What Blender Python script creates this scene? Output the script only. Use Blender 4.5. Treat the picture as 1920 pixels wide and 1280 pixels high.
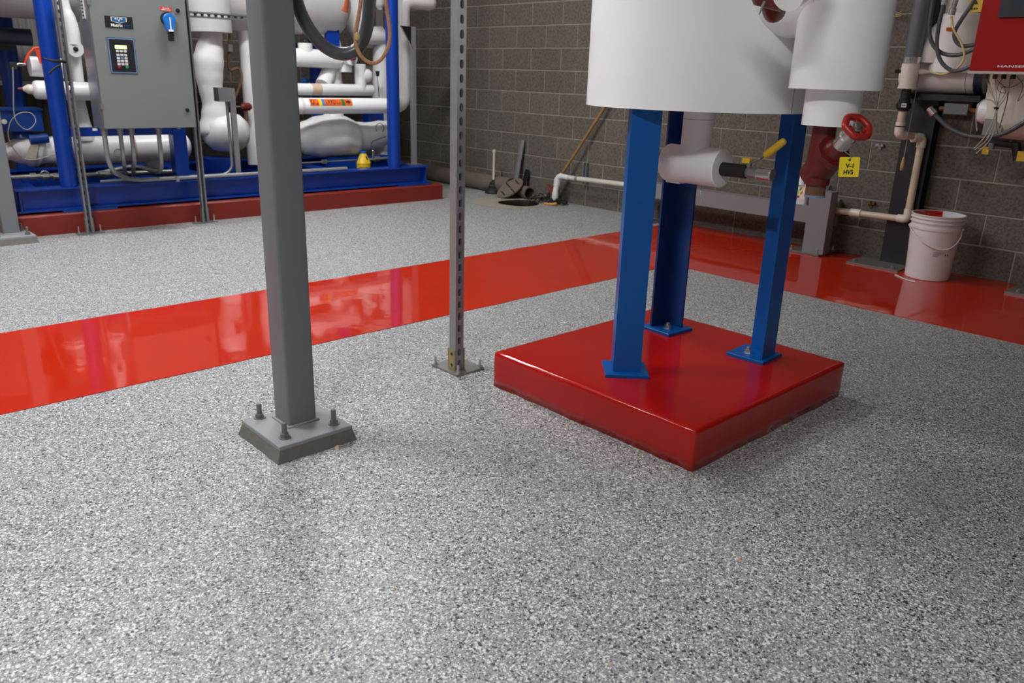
import bpy, math, random
from mathutils import Vector as V, Matrix
random.seed(7)
R = math.radians
for o in list(bpy.data.objects):
    bpy.data.objects.remove(o)
scene = bpy.context.scene
COL = scene.collection

# ------------------------------------------------------------------ camera
CF, CP, CR, CY, CH = 1489.79, 0.323663, 0.030348, 0.815113, 1.172
CAM = V((0, 0, CH))
_fw = V((math.cos(CY)*math.cos(CP), math.sin(CY)*math.cos(CP), -math.sin(CP)))
_rt = V((math.sin(CY), -math.cos(CY), 0))
_up = _rt.cross(_fw)
RT = _rt*math.cos(CR) + _up*math.sin(CR)
UP = -_rt*math.sin(CR) + _up*math.cos(CR)
cd = bpy.data.cameras.new('camera')
cam = bpy.data.objects.new('camera', cd)
COL.objects.link(cam)
M = Matrix((RT, UP, -_fw)).transposed().to_4x4()
M.translation = CAM
cam.matrix_world = M
cd.sensor_width = 36.0
cd.lens = CF*36/1920
cd.clip_start = 0.05
cd.dof.use_dof = True
cd.dof.focus_distance = 2.75
cd.dof.aperture_fstop = 5.2
scene.camera = cam

# ------------------------------------------------------------------ world and exposure
w = bpy.data.worlds.new('world')
scene.world = w
w.use_nodes = True
w.node_tree.nodes['Background'].inputs[0].default_value = (0.75, 0.85, 1.0, 1)
w.node_tree.nodes['Background'].inputs[1].default_value = 0.15
vs = scene.view_settings
vs.view_transform = 'Standard'
vs.look = 'None'
vs.gamma = 1.0
vs.use_curve_mapping = False
vs.exposure = 1.55
LAMPS = [  # x, y, along, strength
    (0.3, 3.5, 'y', 34.0), (3.0, 5.2, 'x', 34.0), (-1.6, -0.1, 'y', 44.0), (1.0, 5.5, 'x', 24.0)]
LAMP_AT = ['over the red stripe left of the grey column', 'over the right end of the blue skid', 'behind the viewer to the left', 'over the control cabinet']
LAMP_Z = 3.55

# ------------------------------------------------------------------ picture point -> place in the room
def ray(x, y):
    return RT*((x-960)/CF) - UP*((y-640)/CF) + _fw
def g(x, y, z=0.0):
    d = ray(x, y); return CAM + d*((z-CH)/d.z)
def ox(x, y, X):
    d = ray(x, y); return CAM + d*(X/d.x)
def oy(x, y, Y):
    d = ray(x, y); return CAM + d*(Y/d.y)
def hd(x, y, h):
    d = ray(x, y); return CAM + d*(h/math.hypot(d.x, d.y))
# frame of the machine skid: u along, d depth behind the plinth front, z up
SA = R(-1.96)
U = V((math.cos(SA), math.sin(SA), 0)); N = V((-math.sin(SA), math.cos(SA), 0)); Z = V((0, 0, 1))
XW, YW = V((1, 0, 0)), V((0, 1, 0))
D0 = 5.409*CH
def W(u, d, z):
    return U*u + N*(D0+d) + Z*z
def sk(x, y, d):
    r = ray(x, y); return CAM + r*((D0+d)/r.dot(N))
def su(p):
    return p.dot(U)

# ------------------------------------------------------------------ mesh builder
class B:
    def __init__(s):
        s.v = []; s.f = []; s.m = []
    def add(s, vs_, fs, smooth=False):
        n = len(s.v)
        s.v += [V(p) for p in vs_]
        s.f += [[i+n for i in f] for f in fs]
        s.m += [smooth]*len(fs)
        return s
    def box(s, c, h, ax=(XW, YW, Z)):
        c = V(c)
        pts = [c + ax[0]*(h[0]*i) + ax[1]*(h[1]*j) + ax[2]*(h[2]*k) for i in (-1, 1) for j in (-1, 1) for k in (-1, 1)]
        return s.add(pts, [(0,1,3,2),(4,6,7,5),(0,4,5,1),(2,3,7,6),(0,2,6,4),(1,5,7,3)])
    def bb(s, x0, x1, y0, y1, z0, z1):
        return s.box(((x0+x1)/2, (y0+y1)/2, (z0+z1)/2), ((x1-x0)/2, (y1-y0)/2, (z1-z0)/2))
    def sb(s, u0, u1, d0, d1, z0, z1):
        return s.box(W((u0+u1)/2, (d0+d1)/2, (z0+z1)/2), ((u1-u0)/2, (d1-d0)/2, (z1-z0)/2), (U, N, Z))
    def prism(s, poly, o, e1, e2, e3, h0, h1, smooth=False, bev=0.0):
        o = V(o); n = len(poly)
        rings = []
        if bev:
            cx = sum(p[0] for p in poly)/n; cy = sum(p[1] for p in poly)/n
            def inset(b):
                out = []
                for i in range(n):
                    p0, p1, p2 = poly[i-1], poly[i], poly[(i+1) % n]
                    a = V((p1[0]-p0[0], p1[1]-p0[1])).normalized(); c = V((p2[0]-p1[0], p2[1]-p1[1])).normalized()
                    m1 = V((-a.y, a.x)); m2 = V((-c.y, c.x)); mm = (m1+m2).normalized()
                    k = b/max(0.3, mm.dot(m1)); out.append((p1[0]+mm.x*k, p1[1]+mm.y*k))
                return out
            area = sum(poly[i-1][0]*poly[i][1]-poly[i][0]*poly[i-1][1] for i in range(n))
            ins = inset(bev if area > 0 else -bev)
            rings = [(ins, h0), (poly, h0+bev), (poly, h1-bev), (ins, h1)]
        else:
            rings = [(poly, h0), (poly, h1)]
        for (pa, ha), (pb, hb) in zip(rings, rings[1:]):
            pts = [o+e1*p[0]+e2*p[1]+e3*ha for p in pa] + [o+e1*p[0]+e2*p[1]+e3*hb for p in pb]
            s.add(pts, [(i, (i+1) % n, n+(i+1) % n, n+i) for i in range(n)], smooth)
        for pp, h in (rings[0], rings[-1]):
            s.add([o+e1*p[0]+e2*p[1]+e3*h for p in pp], [list(range(n))])
        return s
    def lathe(s, prof, o, axis=Z, n=24, soft=False, a0=0.0, a1=2*math.pi, smooth=True):
        o = V(o); axis = V(axis).normalized()
        t = XW if abs(axis.dot(XW)) < 0.8 else YW
        e1 = (t-axis*t.dot(axis)).normalized(); e2 = axis.cross(e1)
        full = abs(a1-a0-2*math.pi) < 1e-6
        k = n if full else n+1
        cs = [(math.cos(a0+(a1-a0)*i/n), math.sin(a0+(a1-a0)*i/n)) for i in range(k)]
        ring = lambda r, h: [o+axis*h+(e1*c+e2*q)*r for c, q in cs]
        m = n
        if soft:
            pts = []
            for r, h in prof: pts += ring(max(r, 1e-5), h)
            fs = []
            for j in range(len(prof)-1):
                for i in range(m):
                    i2 = (i+1) % k
                    fs.append((j*k+i, j*k+i2, (j+1)*k+i2, (j+1)*k+i))
            s.add(pts, fs, smooth)
        else:
            for (r0, h0), (r1, h1) in zip(prof, prof[1:]):
                if r0 < 1e-5 or r1 < 1e-5:
                    if r0 < 1e-5:
                        s.add([o+axis*h0]+ring(r1, h1), [(0, 1+i, 1+(i+1) % k) for i in range(m)], abs(h1-h0) > 1e-6)
                    else:
                        s.add([o+axis*h1]+ring(r0, h0), [(0, 1+i, 1+(i+1) % k) for i in range(m)], abs(h1-h0) > 1e-6)
                else:
                    s.add(ring(r0, h0)+ring(r1, h1), [(i, (i+1) % k, k+(i+1) % k, k+i) for i in range(m)], smooth)
        return s
    def cyl(s, p0, p1, r0, r1=None, n=20):
        p0, p1 = V(p0), V(p1); r1 = r0 if r1 is None else r1; L = (p1-p0).length
        return s.lathe([(0, 0), (r0, 0), (r1, L), (0, L)], p0, p1-p0, n)
    def ball(s, c, r, n=16, sc=1.0, axis=Z):
        m = 8
        return s.lathe([(r*math.sin(math.pi*i/m), -r*sc*math.cos(math.pi*i/m)) for i in range(m+1)], c, axis, n, soft=True)
    def tube(s, path, r, n=12, closed=False):
        path = [V(p) for p in path]; k = len(path)
        rr = r if isinstance(r, (list, tuple)) else [r]*k
        tg = []
        for i in range(k):
            a = path[(i-1) % k] if closed else path[max(i-1, 0)]
            b = path[(i+1) % k] if closed else path[min(i+1, k-1)]
            tg.append((b-a).normalized())
        t0 = tg[0]; ref = Z if abs(t0.z) < 0.9 else XW
        e = (ref-t0*ref.dot(t0)).normalized(); rings = []
        for i in range(k):
            t = tg[i]; e = (e-t*e.dot(t)).normalized(); q = t.cross(e)
            rings.append([path[i]+(e*math.cos(2*math.pi*j/n)+q*math.sin(2*math.pi*j/n))*rr[i] for j in range(n)])
        pts = [p for ring in rings for p in ring]
        fs = [(i*n+j, i*n+(j+1) % n, ((i+1) % k)*n+(j+1) % n, ((i+1) % k)*n+j) for i in range(k if closed else k-1) for j in range(n)]
        s.add(pts, fs, True)
        if not closed:
            s.add(rings[0], [list(range(n))[::-1]]); s.add(rings[-1], [list(range(n))])
        return s
    def slab(s, fn, nx, ny, x0, x1, y0, y1, flip=False):
        pts = [fn(x0+(x1-x0)*i/nx, y0+(y1-y0)*j/ny) for j in range(ny+1) for i in range(nx+1)]
        fs = [(j*(nx+1)+i, j*(nx+1)+i+1, (j+1)*(nx+1)+i+1, (j+1)*(nx+1)+i) for j in range(ny) for i in range(nx)]
        return s.add(pts, fs, True)

def fillet(pts, rad, k=6):
    pts = [V(p) for p in pts]; out = [pts[0]]
    rads = rad if isinstance(rad, (list, tuple)) else [rad]*len(pts)
    for i in range(1, len(pts)-1):
        a, b, c = pts[i-1], pts[i], pts[i+1]; r = rads[i]
        d1 = (a-b); d2 = (c-b); m = min(r, d1.length*0.48, d2.length*0.48)
        p0 = b+d1.normalized()*m; p1 = b+d2.normalized()*m
        for j in range(k+1):
            t = j/k; out.append(p0*(1-t)**2 + b*2*t*(1-t) + p1*t*t)
    out.append(pts[-1]); return out
def spline(pts, k=6):
    pts = [V(p) for p in pts]; P = [pts[0]*2-pts[1]]+pts+[pts[-1]*2-pts[-2]]; out = []
    for i in range(1, len(P)-2):
        p0, p1, p2, p3 = P[i-1:i+3]
        for j in range(k):
            t = j/k
            out.append(0.5*((2*p1)+(p2-p0)*t+(2*p0-5*p1+4*p2-p3)*t*t+(3*p1-p0-3*p2+p3)*t**3))
    out.append(pts[-1]); return out
def rr(hw, hh, rad, k=4, cx=0, cy=0):
    out = []
    for sx, sy, a in ((1, 1, 0), (-1, 1, 90), (-1, -1, 180), (1, -1, 270)):
        for j in range(k+1):
            t = R(a+90*j/k); out.append((cx+sx*(hw-rad)+rad*math.cos(t), cy+sy*(hh-rad)+rad*math.sin(t)))
    return out

# ------------------------------------------------------------------ objects
ROOT = {}
def thing(name, label, cat, loc, group=None):
    o = bpy.data.objects.new(name, None); o.empty_display_size = 0.1
    COL.objects.link(o); o.location = V(loc); ROOT[o] = V(loc)
    o['label'] = label; o['category'] = cat
    if group: o['group'] = group
    return o
def mesh_of(name, b, mat, off=V((0, 0, 0))):
    me = bpy.data.meshes.new(name)
    me.from_pydata([tuple(p-off) for p in b.v], [], b.f)
    me.polygons.foreach_set('use_smooth', b.m)
    me.materials.append(mat); me.update()
    return me
def fixn(me):
    import bmesh
    bm = bmesh.new(); bm.from_mesh(me)
    bmesh.ops.recalc_face_normals(bm, faces=bm.faces)
    bm.to_mesh(me); bm.free()
def part(name, b, mat, parent, label=None, kind=None, fix=True):
    off = ROOT[parent]
    me = mesh_of(name, b, mat, off)
    if fix: fixn(me)
    o = bpy.data.objects.new(name, me); COL.objects.link(o); o.parent = parent; ROOT[o] = off
    if label: o['label'] = label
    if kind: o['kind'] = kind
    return o
def solo(name, b, mat, label, cat, loc, group=None, kind=None):
    loc = V(loc); me = mesh_of(name, b, mat, loc); fixn(me)
    o = bpy.data.objects.new(name, me); COL.objects.link(o); o.location = loc; ROOT[o] = loc
    o['label'] = label; o['category'] = cat
    if group: o['group'] = group
    if kind: o['kind'] = kind
    return o
def struct(name, b, mat, label, cat):
    me = mesh_of(name, b, mat); fixn(me)
    o = bpy.data.objects.new(name, me); COL.objects.link(o); ROOT[o] = V((0, 0, 0))
    o['kind'] = 'structure'; o['label'] = label; o['category'] = cat
    return o
def dup(root, shift, label):
    def rec(o, parent):
        c = o.copy(); COL.objects.link(c)
        if parent: c.parent = parent
        ROOT[c] = ROOT[o]
        for ch in [x for x in list(bpy.data.objects) if x.parent == o]:
            rec(ch, c)
        return c
    c = rec(root, None); c.location = root.location + V(shift); c['label'] = label
    return c
def text(name, body, fn, w_, h_, mat, parent, bold=0.0, shear=0.0, label=None):
    cu = bpy.data.curves.new('t', 'FONT'); cu.body = body; cu.resolution_u = 3
    cu.offset = bold; cu.shear = shear; cu.align_x = 'LEFT'
    to = bpy.data.objects.new('t', cu); COL.objects.link(to)
    me = bpy.data.meshes.new_from_object(to.evaluated_get(bpy.context.evaluated_depsgraph_get()))
    bpy.data.objects.remove(to); bpy.data.curves.remove(cu)
    xs = [v.co.x for v in me.vertices]; ys = [v.co.y for v in me.vertices]
    x0, x1, y0, y1 = min(xs), max(xs), min(ys), max(ys)
    off = ROOT[parent]
    for v in me.vertices:
        v.co = fn((v.co.x-x0)/(x1-x0)*w_, (v.co.y-y0)/(y1-y0)*h_) - off
    me.materials.clear(); me.materials.append(mat); me.name = name
    o = bpy.data.objects.new(name, me); COL.objects.link(o); o.parent = parent; ROOT[o] = off
    if label: o['label'] = label
    return o
def dashes(fn, w_, h_, mat, parent, n=4):
    """print too small to read: a row of short ink strokes"""
    b = B(); x = 0.0; cell = w_/n
    for i in range(n):
        a = i*cell+cell*.06; c = (i+1)*cell-cell*random.uniform(.12, .35); y0 = h_*random.uniform(0, .15); y1 = h_*random.uniform(.8, 1)
        b.add([fn(a, y0), fn(c, y0), fn(c, y1), fn(a, y1)], [(0, 1, 2, 3)])
    return part('small_print', b, mat, parent, fix=False)
def plane_fn(o, ex, ey):
    o = V(o); return lambda x, y: o+ex*x+ey*y

# ------------------------------------------------------------------ materials
def base(name):
    m = bpy.data.materials.new(name); m.use_nodes = True
    nt = m.node_tree; return m, nt, nt.nodes['Principled BSDF']
def nd(nt, t, **kw):
    n = nt.nodes.new(t)
    for k, v in kw.items(): setattr(n, k, v)
    return n
def mixc(nt, fac, a, b):
    n = nd(nt, 'ShaderNodeMix', data_type='RGBA')
    for s_, v in ((n.inputs[0], fac), (n.inputs[6], a), (n.inputs[7], b)):
        if isinstance(v, bpy.types.NodeSocket): nt.links.new(v, s_)
        elif isinstance(v, (tuple, list)): s_.default_value = (*v, 1)
        else: s_.default_value = v
    return n.outputs[2]
def noise(nt, scale, detail=4, rough=0.55, vec=None):
    n = nd(nt, 'ShaderNodeTexNoise'); n.inputs['Scale'].default_value = scale
    n.inputs['Detail'].default_value = detail; n.inputs['Roughness'].default_value = rough
    nt.links.new(vec or pos(nt), n.inputs['Vector']); return n.outputs['Fac']
def pos(nt):
    if 'GEO' in nt.nodes: return nt.nodes['GEO'].outputs['Position']
    n = nd(nt, 'ShaderNodeNewGeometry'); n.name = 'GEO'; return n.outputs['Position']
def ramp(nt, fac, stops, const=False):
    n = nd(nt, 'ShaderNodeValToRGB'); cr = n.color_ramp
    if const: cr.interpolation = 'CONSTANT'
    while len(cr.elements) < len(stops): cr.elements.new(0.5)
    for e, (p, c) in zip(cr.elements, stops):
        e.position = p; e.color = (*c, 1) if isinstance(c, (tuple, list)) else (c, c, c, 1)
    nt.links.new(fac, n.inputs[0]); return n.outputs[0]
def bump(nt, p, h, strength, dist):
    b = nd(nt, 'ShaderNodeBump'); b.inputs['Strength'].default_value = strength; b.inputs['Distance'].default_value = dist
    nt.links.new(h, b.inputs['Height']); nt.links.new(b.outputs[0], p.inputs['Normal'])
def mat(name, col, rough=0.5, metal=0.0, var=0.0, vs_=6.0, dirt=None, bmp=0.0, bs=60.0, coat=0.0, spec=0.5):
    m, nt, p = base(name)
    p.inputs['Roughness'].default_value = rough; p.inputs['Metallic'].default_value = metal
    p.inputs['Specular IOR Level'].default_value = spec
    p.inputs['Coat Weight'].default_value = coat; p.inputs['Coat Roughness'].default_value = 0.05
    p.inputs['Base Color'].default_value = (*col, 1)
    c = None
    if var:
        f = noise(nt, vs_, 5)
        c = mixc(nt, f, tuple(x*(1-var) for x in col), tuple(min(1, x*(1+var)) for x in col))
    if dirt:
        dcol, amount, dscale = dirt
        f = ramp(nt, noise(nt, dscale, 6, 0.65), [(1-amount-0.12, 0.0), (1-amount+0.1, 1.0)])
        c = mixc(nt, f, c if c else col, dcol)
    if c: nt.links.new(c, p.inputs['Base Color'])
    if bmp: bump(nt, p, noise(nt, bs, 4), bmp, 0.004)
    return m

def flake_floor():
    m, nt, p = base('flake_epoxy')
    vo = nd(nt, 'ShaderNodeTexVoronoi'); vo.inputs['Scale'].default_value = 330; nt.links.new(pos(nt), vo.inputs['Vector'])
    sp = nd(nt, 'ShaderNodeSeparateColor'); nt.links.new(vo.outputs['Color'], sp.inputs[0])
    c1 = ramp(nt, sp.outputs[0], [(0, (0.024, 0.029, 0.039)), (0.10, (0.130, 0.138, 0.146)), (0.20, (0.245, 0.250, 0.250)),
                                  (0.52, (0.335, 0.338, 0.332)), (0.76, (0.45, 0.45, 0.438)), (0.88, (0.76, 0.76, 0.74))], True)
    vo2 = nd(nt, 'ShaderNodeTexVoronoi'); vo2.inputs['Scale'].default_value = 175; nt.links.new(pos(nt), vo2.inputs['Vector'])
    sp2 = nd(nt, 'ShaderNodeSeparateColor'); nt.links.new(vo2.outputs['Color'], sp2.inputs[0])
    f2 = ramp(nt, sp2.outputs[1], [(0, 0.0), (0.86, 1.0)], True)
    f2b = ramp(nt, sp2.outputs[2], [(0, (0.026, 0.031, 0.043)), (0.45, (0.70, 0.70, 0.68))], True)
    c2 = mixc(nt, f2, c1, f2b)
    big = noise(nt, 2.2, 3)
    c3 = mixc(nt, ramp(nt, big, [(0.40, 0.0), (0.75, 0.14)]), c2, (0.42, 0.385, 0.33))
    nt.links.new(c3, p.inputs['Base Color'])
    nt.links.new(ramp(nt, sp.outputs[1], [(0, 0.28), (1, 0.55)]), p.inputs['Roughness'])
    p.inputs['Specular IOR Level'].default_value = 0.45
    bump(nt, p, sp.outputs[2], 0.25, 0.0012)
    return m
def gloss_red(name, col, rough, wav, var=0.08, spec=0.5):
    m, nt, p = base(name)
    f = noise(nt, 3.0, 4)
    nt.links.new(mixc(nt, f, tuple(x*(1-var) for x in col), tuple(x*(1+var) for x in col)), p.inputs['Base Color'])
    p.inputs['Roughness'].default_value = rough; p.inputs['Specular IOR Level'].default_value = spec
    n1 = noise(nt, 6.0, 2); b = nd(nt, 'ShaderNodeBump'); b.inputs['Strength'].default_value = wav; b.inputs['Distance'].default_value = 0.01
    nt.links.new(n1, b.inputs['Height'])
    n2 = noise(nt, 45.0, 3); b2 = nd(nt, 'ShaderNodeBump'); b2.inputs['Strength'].default_value = wav*0.35; b2.inputs['Distance'].default_value = 0.003
    nt.links.new(n2, b2.inputs['Height']); nt.links.new(b.outputs[0], b2.inputs['Normal'])
    nt.links.new(b2.outputs[0], p.inputs['Normal']); nt.links.new(b2.outputs[0], p.inputs['Coat Normal'])
    return m
def block_mat(name, a, c):
    m, nt, p = base(name)
    oi = nd(nt, 'ShaderNodeObjectInfo')
    f = noise(nt, 1.3, 5); f2 = noise(nt, 52, 5, 0.75)
    col = mixc(nt, f, a, c)
    col = mixc(nt, ramp(nt, oi.outputs['Random'], [(0, 0.0), (1, 0.28)]), col, tuple(x*1.35 for x in c))
    col = mixc(nt, ramp(nt, f2, [(0.36, 0.75), (0.56, 0.0)]), col, tuple(x*0.42 for x in a))
    nt.links.new(col, p.inputs['Base Color'])
    p.inputs['Roughness'].default_value = 0.92
    bump(nt, p, f2, 0.9, 0.006)
    return m
def emit(name, col, s_):
    m, nt, p = base(name)
    p.inputs['Base Color'].default_value = (0.9, 0.9, 0.9, 1)
    p.inputs['Emission Color'].default_value = (*col, 1); p.inputs['Emission Strength'].default_value = s_
    return m

FLAKE = flake_floor()
STRIPE = gloss_red('red_stripe_paint', (0.50, 0.022, 0.005), 0.05, 0.085, spec=0.42)
PADRED = gloss_red('red_pad_paint', (0.42, 0.007, 0.004), 0.13, 0.25)
CURBRED = mat('red_plinth_paint', (0.21, 0.017, 0.008), 0.45, var=0.18, vs_=4, dirt=((0.30, 0.07, 0.045), 0.20, 9), bmp=0.25, bs=40)
BLOCK = block_mat('concrete_block', (0.118, 0.100, 0.081), (0.165, 0.143, 0.118))
MORTAR = mat('mortar', (0.34, 0.30, 0.255), 0.95, var=0.15, vs_=12)
CEIL = mat('ceiling_paint', (0.40, 0.40, 0.39), 0.9)
PLAST = mat('wall_paint', (0.34, 0.34, 0.33), 0.9, var=0.05)
GREY = mat('grey_column_paint', (0.175, 0.183, 0.192), 0.40, var=0.06, vs_=5, bmp=0.06, bs=90)
GREYTOP = mat('grey_plate_paint', (0.27, 0.275, 0.28), 0.5, var=0.08, vs_=14)
GROUT = mat('grey_grout', (0.145, 0.138, 0.122), 0.75, var=0.22, vs_=22, dirt=((0.42, 0.22, 0.16), 0.14, 16), bmp=0.4, bs=50)
BOLT = mat('grey_bolt', (0.19, 0.19, 0.19), 0.5, metal=0.3)
ZINC = mat('zinc_bolt', (0.55, 0.56, 0.55), 0.35, metal=0.9)
GALV = mat('galvanised_steel', (0.31, 0.315, 0.32), 0.42, metal=0.75, var=0.14, vs_=20)
GALVD = mat('worn_galvanised_steel', (0.34, 0.345, 0.35), 0.5, metal=0.6, var=0.2, vs_=25)
YZINC = mat('yellow_zinc', (0.40, 0.34, 0.17), 0.4, metal=0.7, var=0.2, vs_=30)
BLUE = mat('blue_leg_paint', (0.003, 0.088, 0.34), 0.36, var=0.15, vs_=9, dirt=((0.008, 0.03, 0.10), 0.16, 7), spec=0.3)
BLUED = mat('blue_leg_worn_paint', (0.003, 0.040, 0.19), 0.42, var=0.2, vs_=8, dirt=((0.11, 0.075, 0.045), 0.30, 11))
SBLUE = mat('blue_skid_paint', (0.002, 0.038, 0.30), 0.28, var=0.1, vs_=4)
SBLUE2 = mat('blue_pump_paint', (0.003, 0.036, 0.19), 0.35, var=0.15)
WHITE = mat('white_jacket', (0.89, 0.89, 0.88), 0.28, var=0.03, vs_=3)
WHITE2 = mat('white_pipe_jacket', (0.80, 0.80, 0.79), 0.3, var=0.05, vs_=8)
WRAP = mat('dirty_white_wrap', (0.74, 0.725, 0.705), 0.38, var=0.1, vs_=9, dirt=((0.36, 0.28, 0.21), 0.22, 6), bmp=0.35, bs=18)
GWRAP = mat('grey_white_wrap', (0.52, 0.51, 0.50), 0.45, var=0.1, vs_=6)
SEAM = mat('seam_line', (0.30, 0.30, 0.30), 0.6)
VRED = mat('red_valve_paint', (0.125, 0.009, 0.006), 0.35, var=0.18, vs_=18)
WRED = mat('red_handwheel', (0.38, 0.018, 0.012), 0.3, var=0.1, vs_=20)
ORED = mat('orange_red_cap', (0.62, 0.05, 0.02), 0.4)
RUST = mat('rusty_steel', (0.16, 0.075, 0.035), 0.75, metal=0.2, var=0.35, vs_=40)
STEEL = mat('bright_steel', (0.60, 0.60, 0.58), 0.25, metal=0.95)
STEELD = mat('dull_steel', (0.30, 0.295, 0.28), 0.42, metal=0.7, var=0.1)
BLACK = mat('black_paint', (0.010, 0.010, 0.012), 0.45)
BLACKC = mat('black_column_paint', (0.013, 0.014, 0.016), 0.4, var=0.25, vs_=8)
RUBBER = mat('black_rubber', (0.012, 0.012, 0.012), 0.6)
HOSE = mat('grey_hose', (0.075, 0.078, 0.085), 0.32)
YELLOW = mat('yellow_plastic', (0.80, 0.52, 0.02), 0.4, var=0.08, vs_=30)
YGRIP = mat('yellow_grip', (0.66, 0.42, 0.03), 0.5, var=0.2, vs_=40)
TAGY = mat('yellow_tag', (0.86, 0.66, 0.01), 0.4)
INK = mat('black_ink', (0.008, 0.008, 0.008), 0.6)
WINK = mat('white_ink', (0.85, 0.85, 0.85), 0.5)
CREAM = mat('cream_pvc', (0.62, 0.50, 0.38), 0.4, var=0.1, vs_=18, dirt=((0.35, 0.25, 0.15), 0.18, 20))
CREAM2 = mat('pale_pvc_fitting', (0.74, 0.66, 0.58), 0.35, var=0.06)
WPVC = mat('white_pvc', (0.62, 0.57, 0.50), 0.38, var=0.08)
TAPE = mat('white_tape', (0.72, 0.71, 0.69), 0.6, bmp=0.5, bs=60)
GPVC = mat('grey_pvc', (0.13, 0.14, 0.155), 0.32, var=0.1, vs_=12)
BUCKET = mat('white_bucket_plastic', (0.72, 0.68, 0.67), 0.38, var=0.04, vs_=10)
BPAINT = mat('wet_red_paint', (0.42, 0.012, 0.008), 0.15)
CABG = mat('cabinet_grey', (0.180, 0.195, 0.188), 0.42, var=0.03, vs_=3)
CABS = mat('cabinet_side', (0.30, 0.315, 0.32), 0.25, metal=0.5)
LED = emit('led_display', (0.85, 0.95, 0.05), 1.4)
SBLU = mat('bright_blue_knob', (0.015, 0.16, 0.55), 0.35)
LBLU = mat('logo_blue', (0.01, 0.09, 0.24), 0.5)
BORD = mat('panel_border_blue', (0.16, 0.25, 0.36), 0.4)
KEYW = mat('key_white', (0.7, 0.7, 0.7), 0.5)
KEYR = mat('key_red', (0.35, 0.02, 0.02), 0.5)
KEYG = mat('key_green', (0.02, 0.28, 0.12), 0.5)
LABO = mat('label_orange', (0.78, 0.13, 0.01), 0.45)
LABY = mat('label_yellow', (0.85, 0.62, 0.01), 0.45)
LABB = mat('label_blue', (0.02, 0.22, 0.62), 0.45)
LABG = mat('label_green', (0.02, 0.16, 0.04), 0.45)
TANP = mat('tan_tape', (0.62, 0.46, 0.33), 0.6)
RIB = mat('ribbed_panel_grey', (0.21, 0.205, 0.19), 0.6, var=0.15)
RIBD = mat('ribbed_panel_brown', (0.070, 0.058, 0.045), 0.7, var=0.25)
ROPE = mat('copper_rope', (0.55, 0.26, 0.14), 0.6, var=0.3, vs_=60, bmp=0.8, bs=120)
OROPE = mat('orange_rope', (0.75, 0.17, 0.06), 0.7, bmp=0.5, bs=120)
WOOD = mat('wood_handle', (0.30, 0.16, 0.05), 0.5, var=0.3, vs_=14)
WOODL = mat('pale_wood', (0.42, 0.27, 0.12), 0.5, var=0.15)
OLDPIPE = mat('old_brown_pipe', (0.135, 0.108, 0.085), 0.7, var=0.3, vs_=10)
COVER = mat('brown_iron_cover', (0.16, 0.125, 0.10), 0.75, var=0.25, vs_=14, bmp=0.4, bs=70)
DARK = mat('dark_water', (0.010, 0.008, 0.006), 0.08)
BARE = mat('bare_concrete', (0.33, 0.29, 0.23), 0.85, var=0.25, vs_=9, dirt=((0.12, 0.09, 0.06), 0.28, 7), bmp=0.5, bs=40)
DEBRIS = mat('wet_debris', (0.030, 0.030, 0.024), 0.35, var=0.6, vs_=60, bmp=1.0, bs=60)
BRICKR = mat('red_plastic', (0.26, 0.06, 0.045), 0.6, var=0.2)
PEEL = mat('orange_scrap', (0.62, 0.28, 0.08), 0.6)
GFRAME = mat('lilac_grey_paint', (0.225, 0.215, 0.228), 0.4, var=0.05)
HRED = mat('control_box_red', (0.34, 0.0015, 0.002), 0.45, var=0.04, spec=0.2)
BEIGE = mat('control_box_lip', (0.50, 0.45, 0.40), 0.45)
SCRF = mat('screen_bezel', (0.018, 0.020, 0.026), 0.35)
SCR = mat('dark_screen', (0.045, 0.055, 0.075), 0.15)
BOUNCEW = mat('aged_bounce_tinted_jacket', (0.80, 0.75, 0.72), 0.4, var=0.08, vs_=5, dirt=((0.40, 0.28, 0.20), 0.14, 8))  # red floor bounce painted in as a pink tint on the white
CREAMW = mat('cream_tank_jacket', (0.68, 0.63, 0.54), 0.5, var=0.12, vs_=4)
NAVY = mat('dark_navy_band', (0.008, 0.014, 0.03), 0.45)
CABLE = mat('grey_cable', (0.40, 0.36, 0.33), 0.5)
YTUBE = mat('yellow_clear_tube', (0.62, 0.50, 0.20), 0.25)
JBOX = mat('junction_box_lid', (0.16, 0.165, 0.165), 0.45, metal=0.5)
JUG = mat('translucent_jug', (0.62, 0.64, 0.66), 0.3)
LABW = mat('label_cream', (0.80, 0.74, 0.55), 0.5)
LIME = mat('lime_green', (0.42, 0.62, 0.03), 0.5)
LEAF = mat('leaf_green', (0.02, 0.22, 0.08), 0.5)
PURP = mat('print_purple', (0.28, 0.01, 0.24), 0.5)
TAG = mat('aged_paper_tag', (0.36, 0.33, 0.25), 0.8, var=0.25, vs_=60)
TSTONE = mat('tan_chip', (0.55, 0.40, 0.24), 0.8)
LAMPW = mat('lamp_housing', (0.7, 0.7, 0.7), 0.5)

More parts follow.
